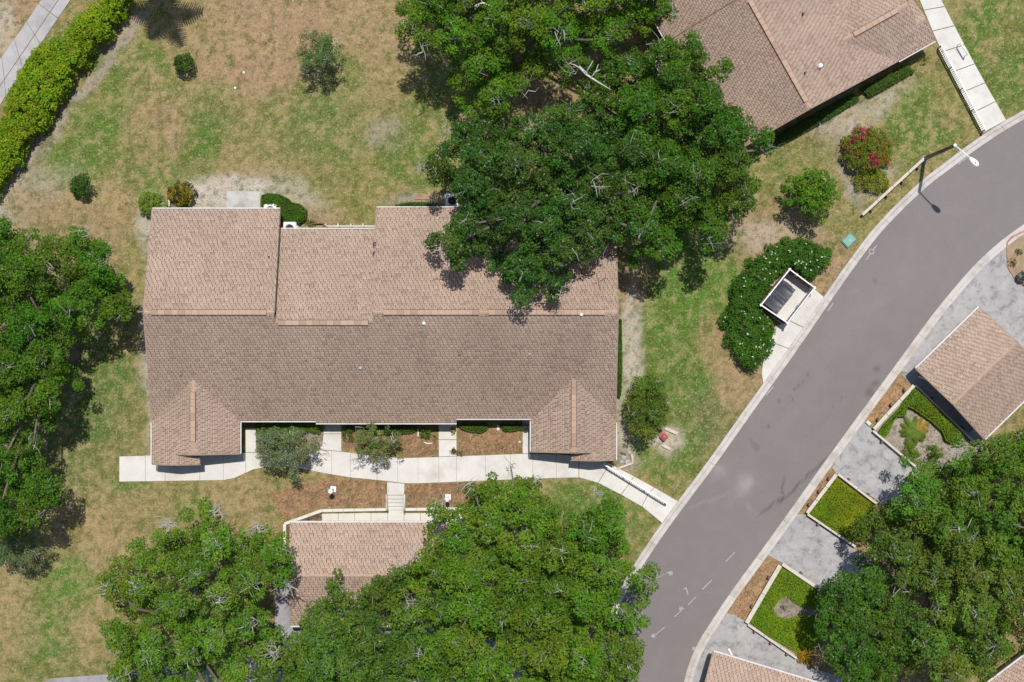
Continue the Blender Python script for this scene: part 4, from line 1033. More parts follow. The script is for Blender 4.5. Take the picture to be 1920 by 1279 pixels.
OAK = (0.090, 0.155, 0.022); OAKD = (0.050, 0.118, 0.013); OAKY = (0.118, 0.172, 0.026); OAKC = (0.062, 0.145, 0.008)
tree("oak_tree", [(-10, 400), (30, 418), (70, 452), (110, 430), (165, 440), (208, 470), (222, 525), (240, 560), (225, 590), (190, 615), (140, 632), (122, 680), (138, 720), (132, 760), (90, 790), (62, 825), (95, 880), (98, 925), (66, 985), (10, 1005), (-110, 990), (-190, 850), (-200, 620), (-120, 440)], 9.8, 5.9,
     "broad green oak at the left edge beside the villa", (0.072, 0.160, 0.008), 101, nlimb=11, trunk_r=.34)
tree("oak_tree", [(745, -10), (752, 60), (795, 92), (838, 112), (850, 150), (862, 190), (900, 200), (950, 212), (1000, 172), (1035, 125), (1085, 95), (1140, 105), (1185, 65), (1255, 45), (1258, -50), (1150, -160), (950, -180), (800, -120)], 10.1, 6.1,
     "light green oak at the top edge with a pale bare limb", (0.082, 0.178, 0.008), 102, nlimb=10, trunk_r=.32, gap=.75,
     dead=[([(890, 12, 9.6), (905, 5, 9.7), (924, 13, 9.7)], .09, [[(905, 5, 9.7), (898, -4, 9.9)], [(900, 8, 9.6), (890, 18, 9.6)]])])
tree("oak_tree", [(1000, 205), (915, 215), (850, 238), (815, 285), (798, 315), (812, 352), (850, 378), (862, 402), (785, 420), (828, 465), (850, 512), (880, 498), (932, 508), (962, 545), (978, 578), (1012, 552), (1048, 562), (1062, 500), (1108, 478), (1145, 500), (1165, 470), (1205, 440), (1240, 350), (1230, 250), (1180, 195), (1100, 180)], 10.4, 6.1,
     "huge dark green oak overhanging the back slope of the villa roof", OAKD, 103, nlimb=12, trunk_r=.38, gap=.45, moss=.05, base=(1050, 380), 
     dead=[])
tree("oak_tree", [(1045, 150), (1085, 118), (1150, 108), (1180, 108), (1230, 80), (1290, 62), (1338, 66), (1332, 105), (1378, 132), (1368, 170), (1402, 202), (1452, 236), (1446, 288), (1412, 312), (1444, 345), (1398, 388), (1372, 428), (1340, 470), (1300, 440), (1250, 470), (1210, 500), (1180, 460), (1198, 380), (1180, 280), (1110, 190)], 10.2, 5.9,
     "bushy oak with a bleached dead branch beside the angled villa", OAKC, 104, nlimb=11, trunk_r=.34, base=(1290, 300),
     dead=[([(1086, 125, 10.0), (1100, 140, 10.2), (1118, 152, 10.2), (1145, 168, 10.1)], .085,
            [[(1098, 138, 10.2), (1106, 124, 10.5), (1112, 114, 10.7)], [(1108, 146, 10.2), (1118, 132, 10.5), (1122, 120, 10.6)], [(1090, 130, 10.0), (1078, 122, 10.1), (1068, 119, 10.2)], [(1104, 142, 10.2), (1094, 130, 10.4)], [(1115, 136, 10.4), (1126, 130, 10.5)]])])
tree("oak_tree", [(248, 1018), (290, 992), (330, 985), (345, 958), (398, 945), (412, 985), (465, 985), (492, 1010), (530, 1002), (552, 1050), (548, 1095), (512, 1110), (508, 1175), (522, 1228), (500, 1300), (470, 1400), (300, 1420), (200, 1310), (172, 1268), (205, 1225), (170, 1188), (192, 1145), (180, 1085), (225, 1052)], 9.4, 5.7,
     "yellow green oak with pale branches showing at the lower left", (0.118, 0.220, 0.012), 105, nlimb=12, trunk_r=.33, gap=.8, ntwig=18, twigr=.016, under=.5, moss=.09, base=(370, 1180))
tree("oak_tree", [(770, 1040), (792, 1008), (815, 980), (818, 948), (865, 945), (882, 915), (912, 893), (945, 905), (966, 868), (1000, 892), (1030, 935), (1060, 962), (1100, 945), (1125, 922), (1160, 948), (1172, 1000), (1205, 1060), (1228, 1090), (1232, 1135), (1200, 1142), (1208, 1180), (1214, 1205), (1205, 1245), (1190, 1300), (1180, 1420), (900, 1450), (790, 1330), (778, 1180), (772, 1100)], 10.2, 5.9,
     "very large yellow green oak at the bottom centre by the road", (0.105, 0.205, 0.010), 106, nlimb=13, trunk_r=.4, gap=.35, moss=.05, base=(1010, 1130))
tree("oak_tree", [(490, 1290), (470, 1245), (552, 1186), (572, 1150), (606, 1122), (596, 1074), (644, 1080), (664, 1118), (698, 1070), (760, 1050), (774, 1100), (772, 1170), (790, 1210), (805, 1290), (770, 1400), (560, 1400)], 9.2, 5.5,
     "mid green oak overhanging the lower garage roof", (0.088, 0.172, 0.017), 107, nlimb=9, trunk_r=.3, gap=.3, base=(660, 1250))
tree("broadleaf_tree", [(1526, 1155), (1536, 1112), (1562, 1082), (1605, 1054), (1660, 1062), (1705, 1110), (1725, 1180), (1700, 1260), (1650, 1330), (1575, 1300), (1548, 1230)], 8.0, 3.6,
     "rounded deep green tree in front of the right-hand oaks beside the clipped beds", (0.066, 0.155, 0.014), 108, nlimb=8, trunk_r=.25, gap=.15, spacing=.42, lobe=1.4, ntwig=1, leaf=(.15, .10), lobeamp=.7)
tree("oak_tree", [(1628, 1030), (1645, 985), (1690, 935), (1740, 950), (1790, 985), (1850, 1010), (1930, 1060), (1990, 1150), (1925, 1215), (1880, 1255), (1850, 1300), (1740, 1310), (1705, 1230), (1715, 1160), (1680, 1085), (1625, 1050)], 9.6, 5.5,
     "olive green oak in the lower right mass with a bare fork on top", (0.104, 0.175, 0.016), 109, nlimb=10, trunk_r=.33, gap=.25, moss=.07,
     dead=[([(1800, 1008, 9.3), (1798, 990, 9.5), (1788, 978, 9.6)], .06, [[(1814, 990, 9.4), (1822, 972, 9.6)]])])
tree("oak_tree", [(1672, 945), (1700, 905), (1715, 872), (1745, 868), (1788, 842), (1845, 822), (1920, 806), (2000, 810), (2050, 950), (1985, 1100), (1900, 1080), (1830, 1040), (1740, 1000), (1690, 985)], 10.0, 5.7,
     "bright green oak top behind the right-hand garage", (0.090, 0.185, 0.014), 110, nlimb=10, trunk_r=.32, gap=.15)

def ell(cx, cy, rx, ry, n=14, jit=.12, seed=1, ang=0):
    r = random.Random(seed); out = []
    for i in range(n):
        a = 2 * math.pi * i / n; k = 1 + r.uniform(-jit, jit)
        x, y = rx * k * math.cos(a), ry * k * math.sin(a); an = math.radians(ang)
        out.append((cx + x * math.cos(an) - y * math.sin(an), cy + x * math.sin(an) + y * math.cos(an)))
    return out
small = dict(spacing=.23, rmin=.15, rmax=.28, lobe=.9, trunk_r=.07, nlimb=6, ntwig=5, leaf=(.11, .055), ldens=1250, lobeamp=.4, twigr=.010, dome=.4)
tree("small_tree", ell(604, 92, 46, 52, jit=.25, seed=4), 4.6, 2.2, "sparse grey green small tree on the dry back lawn", (0.125, 0.190, 0.055), 121, gap=.6, under=.4, **small)
tree("small_tree", ell(36, 1036, 52, 42, jit=.2, seed=5, ang=30), 4.4, 2.0, "sparse dusty green small tree below the left-hand oak", (0.125, 0.175, 0.065), 122, gap=.5, under=.4, **small)
tree("small_tree", ell(1213, 766, 37, 68, jit=.15, seed=6, ang=8), 4.4, 1.5, "tall oval olive tree beside the right end of the villa", (0.120, 0.175, 0.016), 123, gap=.1, under=1.0, **small)
tree("small_tree", ell(533, 842, 62, 54, jit=.2, seed=7, ang=20), 3.9, 1.9, "airy grey green tree over the walkway below the villa front", (0.165, 0.215, 0.085), 124, gap=.5, under=.35, **small)
tree("small_tree", ell(708, 833, 46, 38, jit=.18, seed=8), 3.7, 1.7, "small olive tree in the mulch bed between two entry paths", (0.185, 0.225, 0.060), 125, gap=.4, under=.35, **small)
tree("small_tree", ell(1527, 362, 47, 44, jit=.12, seed=9), 4.6, 1.9, "round bright green tree on the bare lawn near the road", (0.085, 0.195, 0.010), 126, gap=.0, under=1.0, **{**small, 'ntwig': 1, 'leaf': (.14, .085), 'ldens': 900, 'lobeamp': .55})

# ------------------------------------------------------------------ palm just outside the top edge; its crown shades the lawn
def palm(base_px, h, label, nf, fl, col, seed, trunk_r=.16, lower=0):
    b = W(*base_px); pr = random.Random(seed)
    root = thing("palm_tree", (b[0], b[1], 0), label, "palm")
    if h > 1: MB().tube([(b[0], b[1], -.1), (b[0] + .05, b[1], h * .5), (b[0], b[1], h)], [trunk_r * 1.3, trunk_r, trunk_r * .9], 9).build("trunk", M["bark"], root, smooth=True)
    for i in range(nf):
        a = 2 * math.pi * i / nf + pr.uniform(-.15, .15); L = fl * pr.uniform(.8, 1.1); lift = pr.uniform(.1, .8)
        V = []; F = []; c = []
        pts = [Vector((b[0] + math.cos(a) * L * t, b[1] + math.sin(a) * L * t, h + L * (lift * t - (lift + .45) * t * t))) for t in np.linspace(0, 1, 9)]
        side = Vector((-math.sin(a), math.cos(a), 0))
        for k in range(1, 9):
            d = (pts[k] - pts[k - 1])
            for sgn in (-1, 1):
                for m in range(2):
                    o = pts[k - 1] + d * (m * .5); ll = fl * (.30 if h > 1 else .19) * math.sin(math.pi * (.15 + .8 * (k + m * .5) / 9.5))
                    tip = o + side * sgn * ll + d.normalized() * ll * .5 + Vector((0, 0, -.25 * ll)); wv = d.normalized() * (.05 if h < 1 else .12)
                    n = len(V); V += [o - wv, o + wv, tip + wv * .2, tip - wv * .2]; F.append((n, n + 1, n + 2, n + 3) if sgn < 0 else (n + 3, n + 2, n + 1, n))
                    q = pr.uniform(.75, 1.3); cc_ = col if i >= lower else (0.42, 0.26, 0.03); c.append(tuple(v * q for v in cc_))
        n = len(V)
        for k in range(9):
            V += [pts[k] - side * .02 + Vector((0, 0, .01)), pts[k] + side * .02 + Vector((0, 0, .01))]
        for k in range(8):
            F.append((n + 2 * k, n + 2 * k + 1, n + 2 * k + 3, n + 2 * k + 2)); c.append((.16, .17, .05))
        np_mesh("frond", np.array([tuple(v) for v in V]), np.array(F), M["leaf"], root, fcol=np.array(c))
    return root
palm((316, -36), 8.2, "palm just beyond the top edge whose fronds shade the lawn by the hedge", 6, 2.5, (0.05, 0.085, 0.02), 3)
palm((1713, 806), .55, "low palm with yellow outer fronds in the middle of the L-shaped hedge bed", 12, 1.05, (0.13, 0.21, 0.02), 4, lower=3)

# ------------------------------------------------------------------ hedges and shrubs
def hedge(name, poly_px, h, label, col, seed, cat="hedge", group=None, leaf=(.075, .05), dens_=330, rough=.12, top=True, zb=0.0, colvar=None, kind=None, rounding=.25, name_f="foliage"):
    """clipped plant mass over a polygon: dense leaf shell over a dark twiggy core"""
    rng = np.random.default_rng(seed); poly = poly_w(poly_px, zb + h * .8)
    xs_ = [p[0] for p in poly]; ys_ = [p[1] for p in poly]
    root = thing(name, ((min(xs_) + max(xs_)) / 2, (min(ys_) + max(ys_)) / 2, zb), label, cat, group) if kind is None else None
    area = abs(sum(poly[i][0] * poly[(i + 1) % len(poly)][1] - poly[(i + 1) % len(poly)][0] * poly[i][1] for i in range(len(poly)))) / 2
    n = int(area * dens_)
    nn = int(n * (max(xs_) - min(xs_)) * (max(ys_) - min(ys_)) / area) + 10
    P = np.stack([rng.uniform(min(xs_), max(xs_), nn), rng.uniform(min(ys_), max(ys_), nn)], 1); P = P[inside(P, poly)]
    dE = edge_dist(P, poly)
    rr = max(.05, rounding)
    z = zb + h * (1 - .55 * np.clip(1 - dE / rr, 0, 1) ** 2) + rough * (fbm(P[:, 0], P[:, 1], .7, seed) - .5) * 2 + rng.uniform(-.06, .03, len(P))
    per = []; 
    for i in range(len(poly)):
        a = np.array(poly[i]); b = np.array(poly[(i + 1) % len(poly)]); L = np.linalg.norm(b - a); m = int(L * h * dens_ * .8)
        if m:
            t = rng.random(m); q = a + (b - a) * t[:, None] + rng.normal(size=(m, 2)) * rough * .3
            per.append(np.column_stack([q, zb + rng.uniform(.03, h * .75, m)]))
    Pa = np.vstack([np.column_stack([P, z])] + per); n = len(Pa)
    N = rng.normal(size=(n, 3)) * .42 + np.array([0, 0, 1.0]); N /= np.linalg.norm(N, axis=1)[:, None]
    t = rng.normal(size=(n, 3)); t -= N * np.sum(t * N, 1)[:, None]; t /= np.linalg.norm(t, axis=1)[:, None]; b = np.cross(N, t)
    l = (leaf[0] * rng.uniform(.7, 1.3, n))[:, None]; w = (leaf[1] * rng.uniform(.7, 1.3, n))[:, None]
    V = np.stack([Pa + t * l * .5, Pa + b * w * .5, Pa - t * l * .5, Pa - b * w * .5], 1).reshape(-1, 3)
    tone = .72 + .6 * fbm(Pa[:, 0], Pa[:, 1], .55, seed + 3)
    c = np.array(col)[None] * tone[:, None] * rng.uniform(.7, 1.3, (n, 1)) * (1 + (fbm(Pa[:, 0], Pa[:, 1], 1.2, seed + 9) - .5)[:, None] * np.array([.7, .1, .2]))
    if colvar is not None: c = colvar(c, Pa, rng)
    o = np_mesh(name_f if root else name, V, np.arange(n * 4).reshape(n, 4), M["leaf"], root, fcol=c)
    if kind: tag(o, label, kind=kind)
    # core: inset dark body
    cen = np.array(poly).mean(0)
    core = []
    dcore = .12
    m = len(poly)
    a2 = sum(poly[i][0] * poly[(i + 1) % m][1] - poly[(i + 1) % m][0] * poly[i][1] for i in range(m)); sg = 1 if a2 > 0 else -1
    for i in range(m):
        p = np.array(poly[i]); e1 = p - np.array(poly[i - 1]); e2 = np.array(poly[(i + 1) % m]) - p
        n1 = np.array((-e1[1], e1[0])) / (np.linalg.norm(e1) + 1e-9) * sg; n2 = np.array((-e2[1], e2[0])) / (np.linalg.norm(e2) + 1e-9) * sg
        nb = n1 + n2; nb = nb / (np.linalg.norm(nb) + 1e-9)
        core.append(tuple(p + nb * dcore))
    co = MB().prism(core, zb + .02, zb + h * .72).build("branches" if root else "ground_cover_stems", M["twigcore"], root)
    if kind: tag(co, "dark stems under the clipped ground cover", kind="stuff")
    return root
M["twigcore"] = mat_plain("twig_core", (0.035, 0.05, 0.012), .95, .05, .3, 6.0)

def shrub(px, py, rx, ry, h, label, col, seed, name="shrub", cat="shrub", spacing=.2, leaf=(.10, .06), dens_=420, zb=0.0, group=None, colvar=None, ang=0, fl=None, jit=.08):
    """free growing bush: leaf puffs over an ellipsoid"""
    rng = np.random.default_rng(seed); zc = zb + h * .75
    c = W(px, py, zc); f = (CAMH - zc) / CAMH / PPM; ax, ay = rx * f, ry * f
    root = thing(name, (c[0], c[1], zb), label, cat, group)
    n = max(14, int(6.0 * ax * ay / spacing ** 2))
    u = rng.random(n); az = rng.uniform(0, 2 * math.pi, n); r = np.sqrt(u) * (1 + rng.uniform(-jit, jit, n))
    x, y = r * np.cos(az), r * np.sin(az); zz = zb + h * (.30 + .70 * np.sqrt(np.clip(1 - r ** 2, 0, 1))) * rng.uniform(.82, 1.02, n) - .08
    an = math.radians(ang)
    X = c[0] + ax * x * math.cos(an) - ay * y * math.sin(an); Y = c[1] + ax * x * math.sin(an) + ay * y * math.cos(an)
    C = np.column_stack([X, Y, np.maximum(zz, zb + .08)]); Rr = rng.uniform(.10, .20, n) * min(1, max(.45, min(ax, ay) / .5))
    leafmesh("foliage", C, Rr, root, col, dens_ * 3.2, leaf[0], leaf[1], rng, colvar=colvar, squash=.9)
    # stems
    mb = MB(); pr = random.Random(seed)
    for i in range(7):
        a = pr.uniform(0, 6.28); q = pr.uniform(.2, .7)
        mb.tube([(c[0], c[1], zb - .05), (c[0] + ax * q * .5 * math.cos(a), c[1] + ay * q * .5 * math.sin(a), zb + h * .4), (c[0] + ax * q * math.cos(a), c[1] + ay * q * math.sin(a), zb + h * .75)], [.03, .022, .01], 5)
    mb.build("stem", M["bark"], root)
    if fl is not None:
        fc, spots = fl
        for (fx, fy, fr, m) in spots:
            p = W(fx, fy, zb + h * .92); k = fr * f
            FC = np.column_stack([p[0] + rng.normal(size=m) * k * .5, p[1] + rng.normal(size=m) * k * .5, np.full(m, zb + h * .92) + rng.uniform(-.1, .15, m)])
            leafmesh("blossom", FC, np.full(m, .07), root, fc, 2600, .07, .055, rng, hue=.25)
    return root

def thicket(name, poly_px, h, label, col, seed, cat="hedge", spacing=.27, rmin=.20, rmax=.34, leaf=(.15, .09), ldens=900, zamp=.3, flowers=0, round_=.7, inset=.10):
    """loose hedge grown from leaf clumps over a polygon"""
    rng = np.random.default_rng(seed); poly = poly_w(poly_px, h * .85)
    xs_ = [p[0] for p in poly]; ys_ = [p[1] for p in poly]
    root = thing(name, ((min(xs_) + max(xs_)) / 2, (min(ys_) + max(ys_)) / 2, 0), label, cat)
    P = poisson(poly, spacing, rng); dE = edge_dist(P, poly)
    k = dE > inset; P, dE = P[k], dE[k]
    z = h - rmax * .6 - h * .38 * np.clip(1 - dE / round_, 0, 1) ** 2 + zamp * (fbm(P[:, 0], P[:, 1], 1.0, seed) - .5) * 2 + rng.uniform(-.12, .12, len(P))
    C = [np.column_stack([P, z])]
    cen = np.array(poly).mean(0)
    low = dE < .75
    for f in (.62, .34):
        q = P[low] + rng.normal(size=(low.sum(), 2)) * .08
        C.append(np.column_stack([q, np.maximum(z[low] * f, .2)]))
    Ca = np.vstack(C); Ra = rng.uniform(rmin, rmax, len(Ca))
    tone = .80 + .42 * fbm(Ca[:, 0], Ca[:, 1], 1.3, seed + 3)
    leafmesh("foliage", Ca, Ra, root, col, ldens, leaf[0], leaf[1], rng, colvar=lambda pc, C_: pc * tone[:, None])
    if flowers:
        j = rng.choice(len(P), flowers); FC = np.column_stack([P[j] + rng.normal(size=(flowers, 2)) * .12, z[j] + rmax * .9])
        leafmesh("blossom", FC, np.full(flowers, .05), root, (.70, .70, .58), 2600, .075, .06, rng, hue=.1)
    n = len(poly); core = [tuple(np.array(p) * .94 + cen * .06) for p in poly]
    mb = MB()
    for p in P[::3]:
        mb.tube([(p[0], p[1], -.05), (p[0] + rng.uniform(-.1, .1), p[1] + rng.uniform(-.1, .1), h * .45), (p[0] + rng.uniform(-.2, .2), p[1] + rng.uniform(-.2, .2), h * .8)], [.03, .022, .01], 4)
    tag(mb.build("stems", M["bark"], root), kind="stuff")
    return root
thicket("hedge", [(250, -60), (241, 0), (224, 30), (208, 52), (190, 76), (172, 91), (155, 106), (138, 138), (122, 160), (107, 181), (86, 220), (50, 270), (13, 320), (-25, 375), (-70, 300), (-30, 260), (0, 222), (8, 194), (15, 172), (22, 150), (34, 134), (48, 110), (58, 96), (70, 83), (94, 68), (117, 60), (138, 34), (168, 10), (182, -20), (205, -60)], 2.6,
      "tall bright lime green hedge along the grey path at the upper left", (0.175, 0.275, 0.008), 201, leaf=(.15, .10), ldens=1000)
hedge("hedge", [(490, 367), (500, 363), (520, 364), (538, 372), (546, 380), (562, 383), (574, 395), (573, 410), (560, 418), (535, 418), (525, 405), (515, 392), (490, 388)], .9, "dark clipped kidney-shaped hedge behind the villa by the patio", (0.052, 0.128, 0.006), 202, leaf=(.07, .045), dens_=900, rough=.04)
hedge("hedge", [(742, 384), (770, 380), (812, 380), (815, 386), (745, 389)], .8, "thin low hedge under the back eave of the villa", (0.075, 0.12, 0.02), 203, dens_=420)
hedge("hedge", [(1157, 598), (1165, 600), (1166, 690), (1164, 742), (1157, 742)], 1.1, "narrow clipped hedge strip along the right end wall of the villa", (0.055, 0.135, 0.012), 204, dens_=480, rough=.06)
hedge("hedge", [(1650, 812), (1657, 800), (1688, 768), (1713, 728), (1722, 735), (1745, 755), (1802, 812), (1803, 826), (1788, 832), (1775, 826), (1768, 808), (1748, 790), (1728, 776), (1712, 765), (1702, 762), (1698, 780), (1683, 780), (1676, 790), (1665, 815), (1656, 820)], .8,
      "clipped L-shaped hedge bright green around the yellow palm", (0.135, 0.230, 0.010), 205, leaf=(.07, .045), dens_=800, rough=.05)
shrub(1708, 850, 16, 20, .7, "oval clipped shrub between the low palm and the driveway rail", (0.130, 0.225, 0.010), 206, cat="shrub", leaf=(.06, .04), dens_=700, jit=.02)
shrub(1754, 849, 16, 14, .7, "round clipped shrub in the palm bed nearest the oak", (0.125, 0.215, 0.010), 207, leaf=(.06, .04), dens_=700, jit=.02)
hedge("ground_cover", [(1567, 896), (1638, 948), (1664, 975), (1602, 1018), (1516, 961)], .38, "square bed of clipped yellow green ground cover between two driveways", (0.195, 0.265, 0.006), 208, cat="ground cover", leaf=(.07, .045), dens_=900, rough=.04, rounding=.15)
hedge("ground_cover", [(1466, 1066), (1520, 1098), (1545, 1122), (1530, 1142), (1508, 1138), (1490, 1130), (1476, 1116), (1462, 1124), (1450, 1140), (1454, 1156), (1478, 1162), (1506, 1154), (1532, 1162), (1540, 1190), (1525, 1212), (1502, 1224), (1488, 1218), (1440, 1192), (1404, 1163), (1420, 1135)], .38, "clipped green ground cover bed with a bare mulch notch in its middle", (0.175, 0.275, 0.008), 209, cat="ground cover", leaf=(.07, .045), dens_=900, rough=.05, rounding=.15)

shrub(343, 117, 18, 18, 2.2, "dark green bush with a dense shadow on the back lawn", (0.055, 0.105, 0.012), 211, leaf=(.11, .07))
shrub(151, 347, 21, 21, 2.2, "round dark green bush alone on the left lawn", (0.048, 0.105, 0.014), 212, leaf=(.11, .07))
shrub(282, 379, 27, 25, 1.9, "round variegated bush with a pale rim at the villa's back corner", (0.165, 0.255, 0.030), 213, leaf=(.12, .05),
      colvar=lambda pc, C: np.where((np.linalg.norm((C[:, :2] - C[:, :2].mean(0)), axis=1) > .62)[:, None], pc * np.array([1.9, 1.5, 4.0]), pc))
def croton(pc, C):
    r = np.random.default_rng(3).random(len(pc))[:, None]
    return np.where(r < .4, np.array([[.30, .235, .015]]), np.where(r < .75, np.array([[.045, .045, .012]]), np.array([[.10, .12, .015]])))
shrub(339, 363, 26, 21, 1.4, "yellow and brown speckled croton bush beside the sand patch", (0.12, 0.11, 0.02), 214, leaf=(.12, .06), colvar=croton)
shrub(580, 416, 10, 9, .6, "small yellow green plant by the white condenser", (0.17, 0.20, 0.03), 215, leaf=(.10, .05))
shrub(1631, 279, 46, 45, 2.6, "big round bougainvillea with magenta blossom patches", (0.150, 0.185, 0.018), 216, leaf=(.10, .06), ang=-25,
      colvar=lambda pc, C: np.where((np.random.default_rng(5).random(len(pc)) < .13)[:, None], np.array([[.26, .12, .02]]), pc), fl=((0.42, 0.015, 0.085), [(1618, 250, 15, 22), (1601, 262, 10, 7), (1641, 299, 12, 22), (1668, 305, 7, 4)]))
shrub(1636, 339, 33, 22, 1.2, "low yellow green bush tucked below the bougainvillea", (0.195, 0.235, 0.018), 217, leaf=(.09, .05), jit=.03)
wf = lambda seed: None
ol = [(1556, 470), (1552, 492), (1535, 513), (1520, 522), (1500, 512), (1480, 500), (1466, 508), (1448, 530), (1425, 560), (1415, 580), (1440, 600), (1452, 620), (1452, 645), (1435, 668), (1418, 695), (1400, 690), (1385, 665), (1367, 640), (1362, 605), (1370, 565), (1380, 535), (1405, 500), (1440, 470), (1480, 452), (1520, 452)]
def oleander(c, Pa, rng):
    w = rng.random(len(c)) < .008
    return np.where(w[:, None], np.array([[.72, .72, .60]]), c)
thicket("oleander_hedge", ol, 2.0, "dark green oleander hedge with white flowers wrapping the dumpster enclosure", (0.060, 0.150, 0.014), 218, spacing=.30, inset=.02, rmin=.22, rmax=.42, leaf=(.18, .055), ldens=1000, zamp=.5, flowers=70, round_=.5)
shrub(1508, 1231, 17, 13, .8, "orange yellow croton at the corner of the lower clipped bed", (0.38, 0.25, 0.012), 219, leaf=(.11, .05))
shrub(541, 997, 6, 14, .8, "narrow rust red plant between retaining wall and garage", (0.30, 0.075, 0.02), 220, leaf=(.09, .04), zb=LOWZ)
shrub(1470, 1142, 6, 9, .35, "tiny yellow green sprout in the mulch notch", (0.16, 0.19, 0.03), 221, leaf=(.09, .03))
shrub(588, 798, 18, 14, .9, "bright lime shrub at the right end of the bed by the first entry path", (0.12, 0.21, 0.012), 222, leaf=(.08, .05))
shrub(548, 801, 40, 14, .9, "wide lime green shrub behind the airy grey tree", (0.115, 0.190, 0.016), 223, leaf=(.08, .05))
shrub(500, 803, 22, 14, .9, "olive green shrub at the left end of the bed near the porch", (0.115, 0.165, 0.022), 224, leaf=(.08, .05))
shrub(655, 813, 13, 16, .8, "small green shrub right beside the first entry path", (0.085, 0.145, 0.03), 225, leaf=(.09, .04))
hedge("hedge", [(690, 800), (775, 798), (782, 804), (774, 811), (740, 814), (700, 814)], .75, "long low clipped hedge under the eave behind the small olive tree", (0.085, 0.150, 0.02), 226, leaf=(.06, .04), dens_=480, rough=.05)
shrub(798, 811, 12, 12, .8, "rounded vivid green shrub beside the yellow flowering plant", (0.065, 0.175, 0.010), 227, leaf=(.06, .04), dens_=600, jit=.03)
shrub(815, 819, 7, 7, .45, "yellow flowering plant at the edge of the second entry path", (0.40, 0.36, 0.04), 228, leaf=(.07, .04))
hedge("hedge", [(859, 796), (916, 796), (912, 806), (902, 811), (880, 809), (864, 803)], .7, "scalloped clipped hedge left of the stone gap in the right bed", (0.075, 0.150, 0.014), 229, leaf=(.06, .04), dens_=520, rough=.04)
hedge("hedge", [(937, 796), (979, 796), (977, 804), (965, 808), (945, 808)], .7, "short clipped hedge right of the stone gap near the dark pot", (0.075, 0.145, 0.016), 230, leaf=(.06, .04), dens_=520, rough=.04)
shrub(862, 850, 7, 6, .4, "little grey green plant at the bed corner by the brown pot", (0.12, 0.16, 0.06), 231, leaf=(.07, .04))
shrub(1735, 110, 11, 8, .9, "yellow green shrub at the porch corner of the angled villa", (0.16, 0.20, 0.015), 232, leaf=(.08, .05))
hedge("hedge", [(1532, 212), (1600, 175), (1612, 186), (1545, 226)], .8, "shaded green hedge under the gable end of the angled villa", (0.07, 0.14, 0.015), 233, dens_=420)
hedge("hedge", [(1618, 166), (1700, 122), (1715, 132), (1632, 180)], .9, "dark hedge under the white gutter of the angled villa", (0.06, 0.13, 0.015), 234, dens_=420)
hedge("hedge", [(1455, 255), (1525, 217), (1538, 230), (1460, 272)], .8, "dim green hedge at the oak end of the angled villa", (0.06, 0.115, 0.02), 235, dens_=420)
shrub(1178, 832, 10, 12, .4, "grey spindly plant among stones by the villa corner", (0.16, 0.16, 0.12), 236, leaf=(.08, .03))

# ------------------------------------------------------------------ retaining wall, steps
def run(pts, n):
    return resample(pts, n)
rw = thing("retaining_wall", W(620, 955, 0), "low retaining wall with pale capstones left of the steps above the garage", "wall")
def retwall(root, pts, cap_w=.17, step_px=22):
    for p, q in zip(pts[:-1], pts[1:]):
        a, b = Vector(W(p[0], p[1], 0)), Vector(W(q[0], q[1], 0))
        MB().bar((a.x, a.y, -.28), (b.x, b.y, -.28), .19, .74).build("wall", M["stone"], root)
        n = max(1, round(math.dist(p, q) / step_px))
        for i in range(n):
            s0 = a + (b - a) * (i / n + .004); s1 = a + (b - a) * ((i + 1) / n - .004)
            MB().bar((s0.x, s0.y, .125 + random.uniform(0, .006)), (s1.x, s1.y, .125 + random.uniform(0, .006)), cap_w, .08).build("capstone", M["cream2"], root)
M["cream2"] = mat_plain("pale_capstone", (0.66, 0.62, 0.55), .8, .2, .1, 5.0, .2)
retwall(rw, [(534, 1030), (534, 982), (604, 957), (725, 955)])
rw2 = thing("retaining_wall", W(800, 955, 0), "low retaining wall with pale capstones right of the steps above the garage", "wall")
retwall(rw2, [(760, 955), (925, 953)])
st = thing("steps", W(742, 944, 0), "flight of four pale concrete steps between the two retaining walls", "steps")
MB().prism(poly_w(step_landing[0]), -.1, .065).build("landing", M["walk"], st)
for i in range(4):
    y0 = 929 + i * 7.2; z = .065 - (i + 1) * .12
    MB().prism(poly_w([(726.5, y0), (757.5, y0), (757.5, y0 + 6.6), (726.5, y0 + 6.6)]), LOWZ - .1, z).build("tread", M["walk"], st)
MB().bar(W(725.2, 926, .0), W(725.2, 957, .0), .12, .5).build("side_wall", M["stone"], st); MB().bar(W(758.8, 926, .0), W(758.8, 957, .0), .12, .5).build("side_wall", M["stone"], st)
hr = thing("handrail", W(757, 945, 0), "thin white handrail on the right side of the steps", "handrail")
MB().tube([W(758.6, 928, .95), W(758.6, 960, .5)], [.025, .025], 8).build("rail", M["white"], hr, smooth=True)
for y, zt, z0 in ((929, .93, .05), (959, .52, LOWZ)):
    MB().tube([W(758.6, y, z0), W(758.6, y, zt)], [.022, .022], 8).build("post", M["white"], hr, smooth=True)

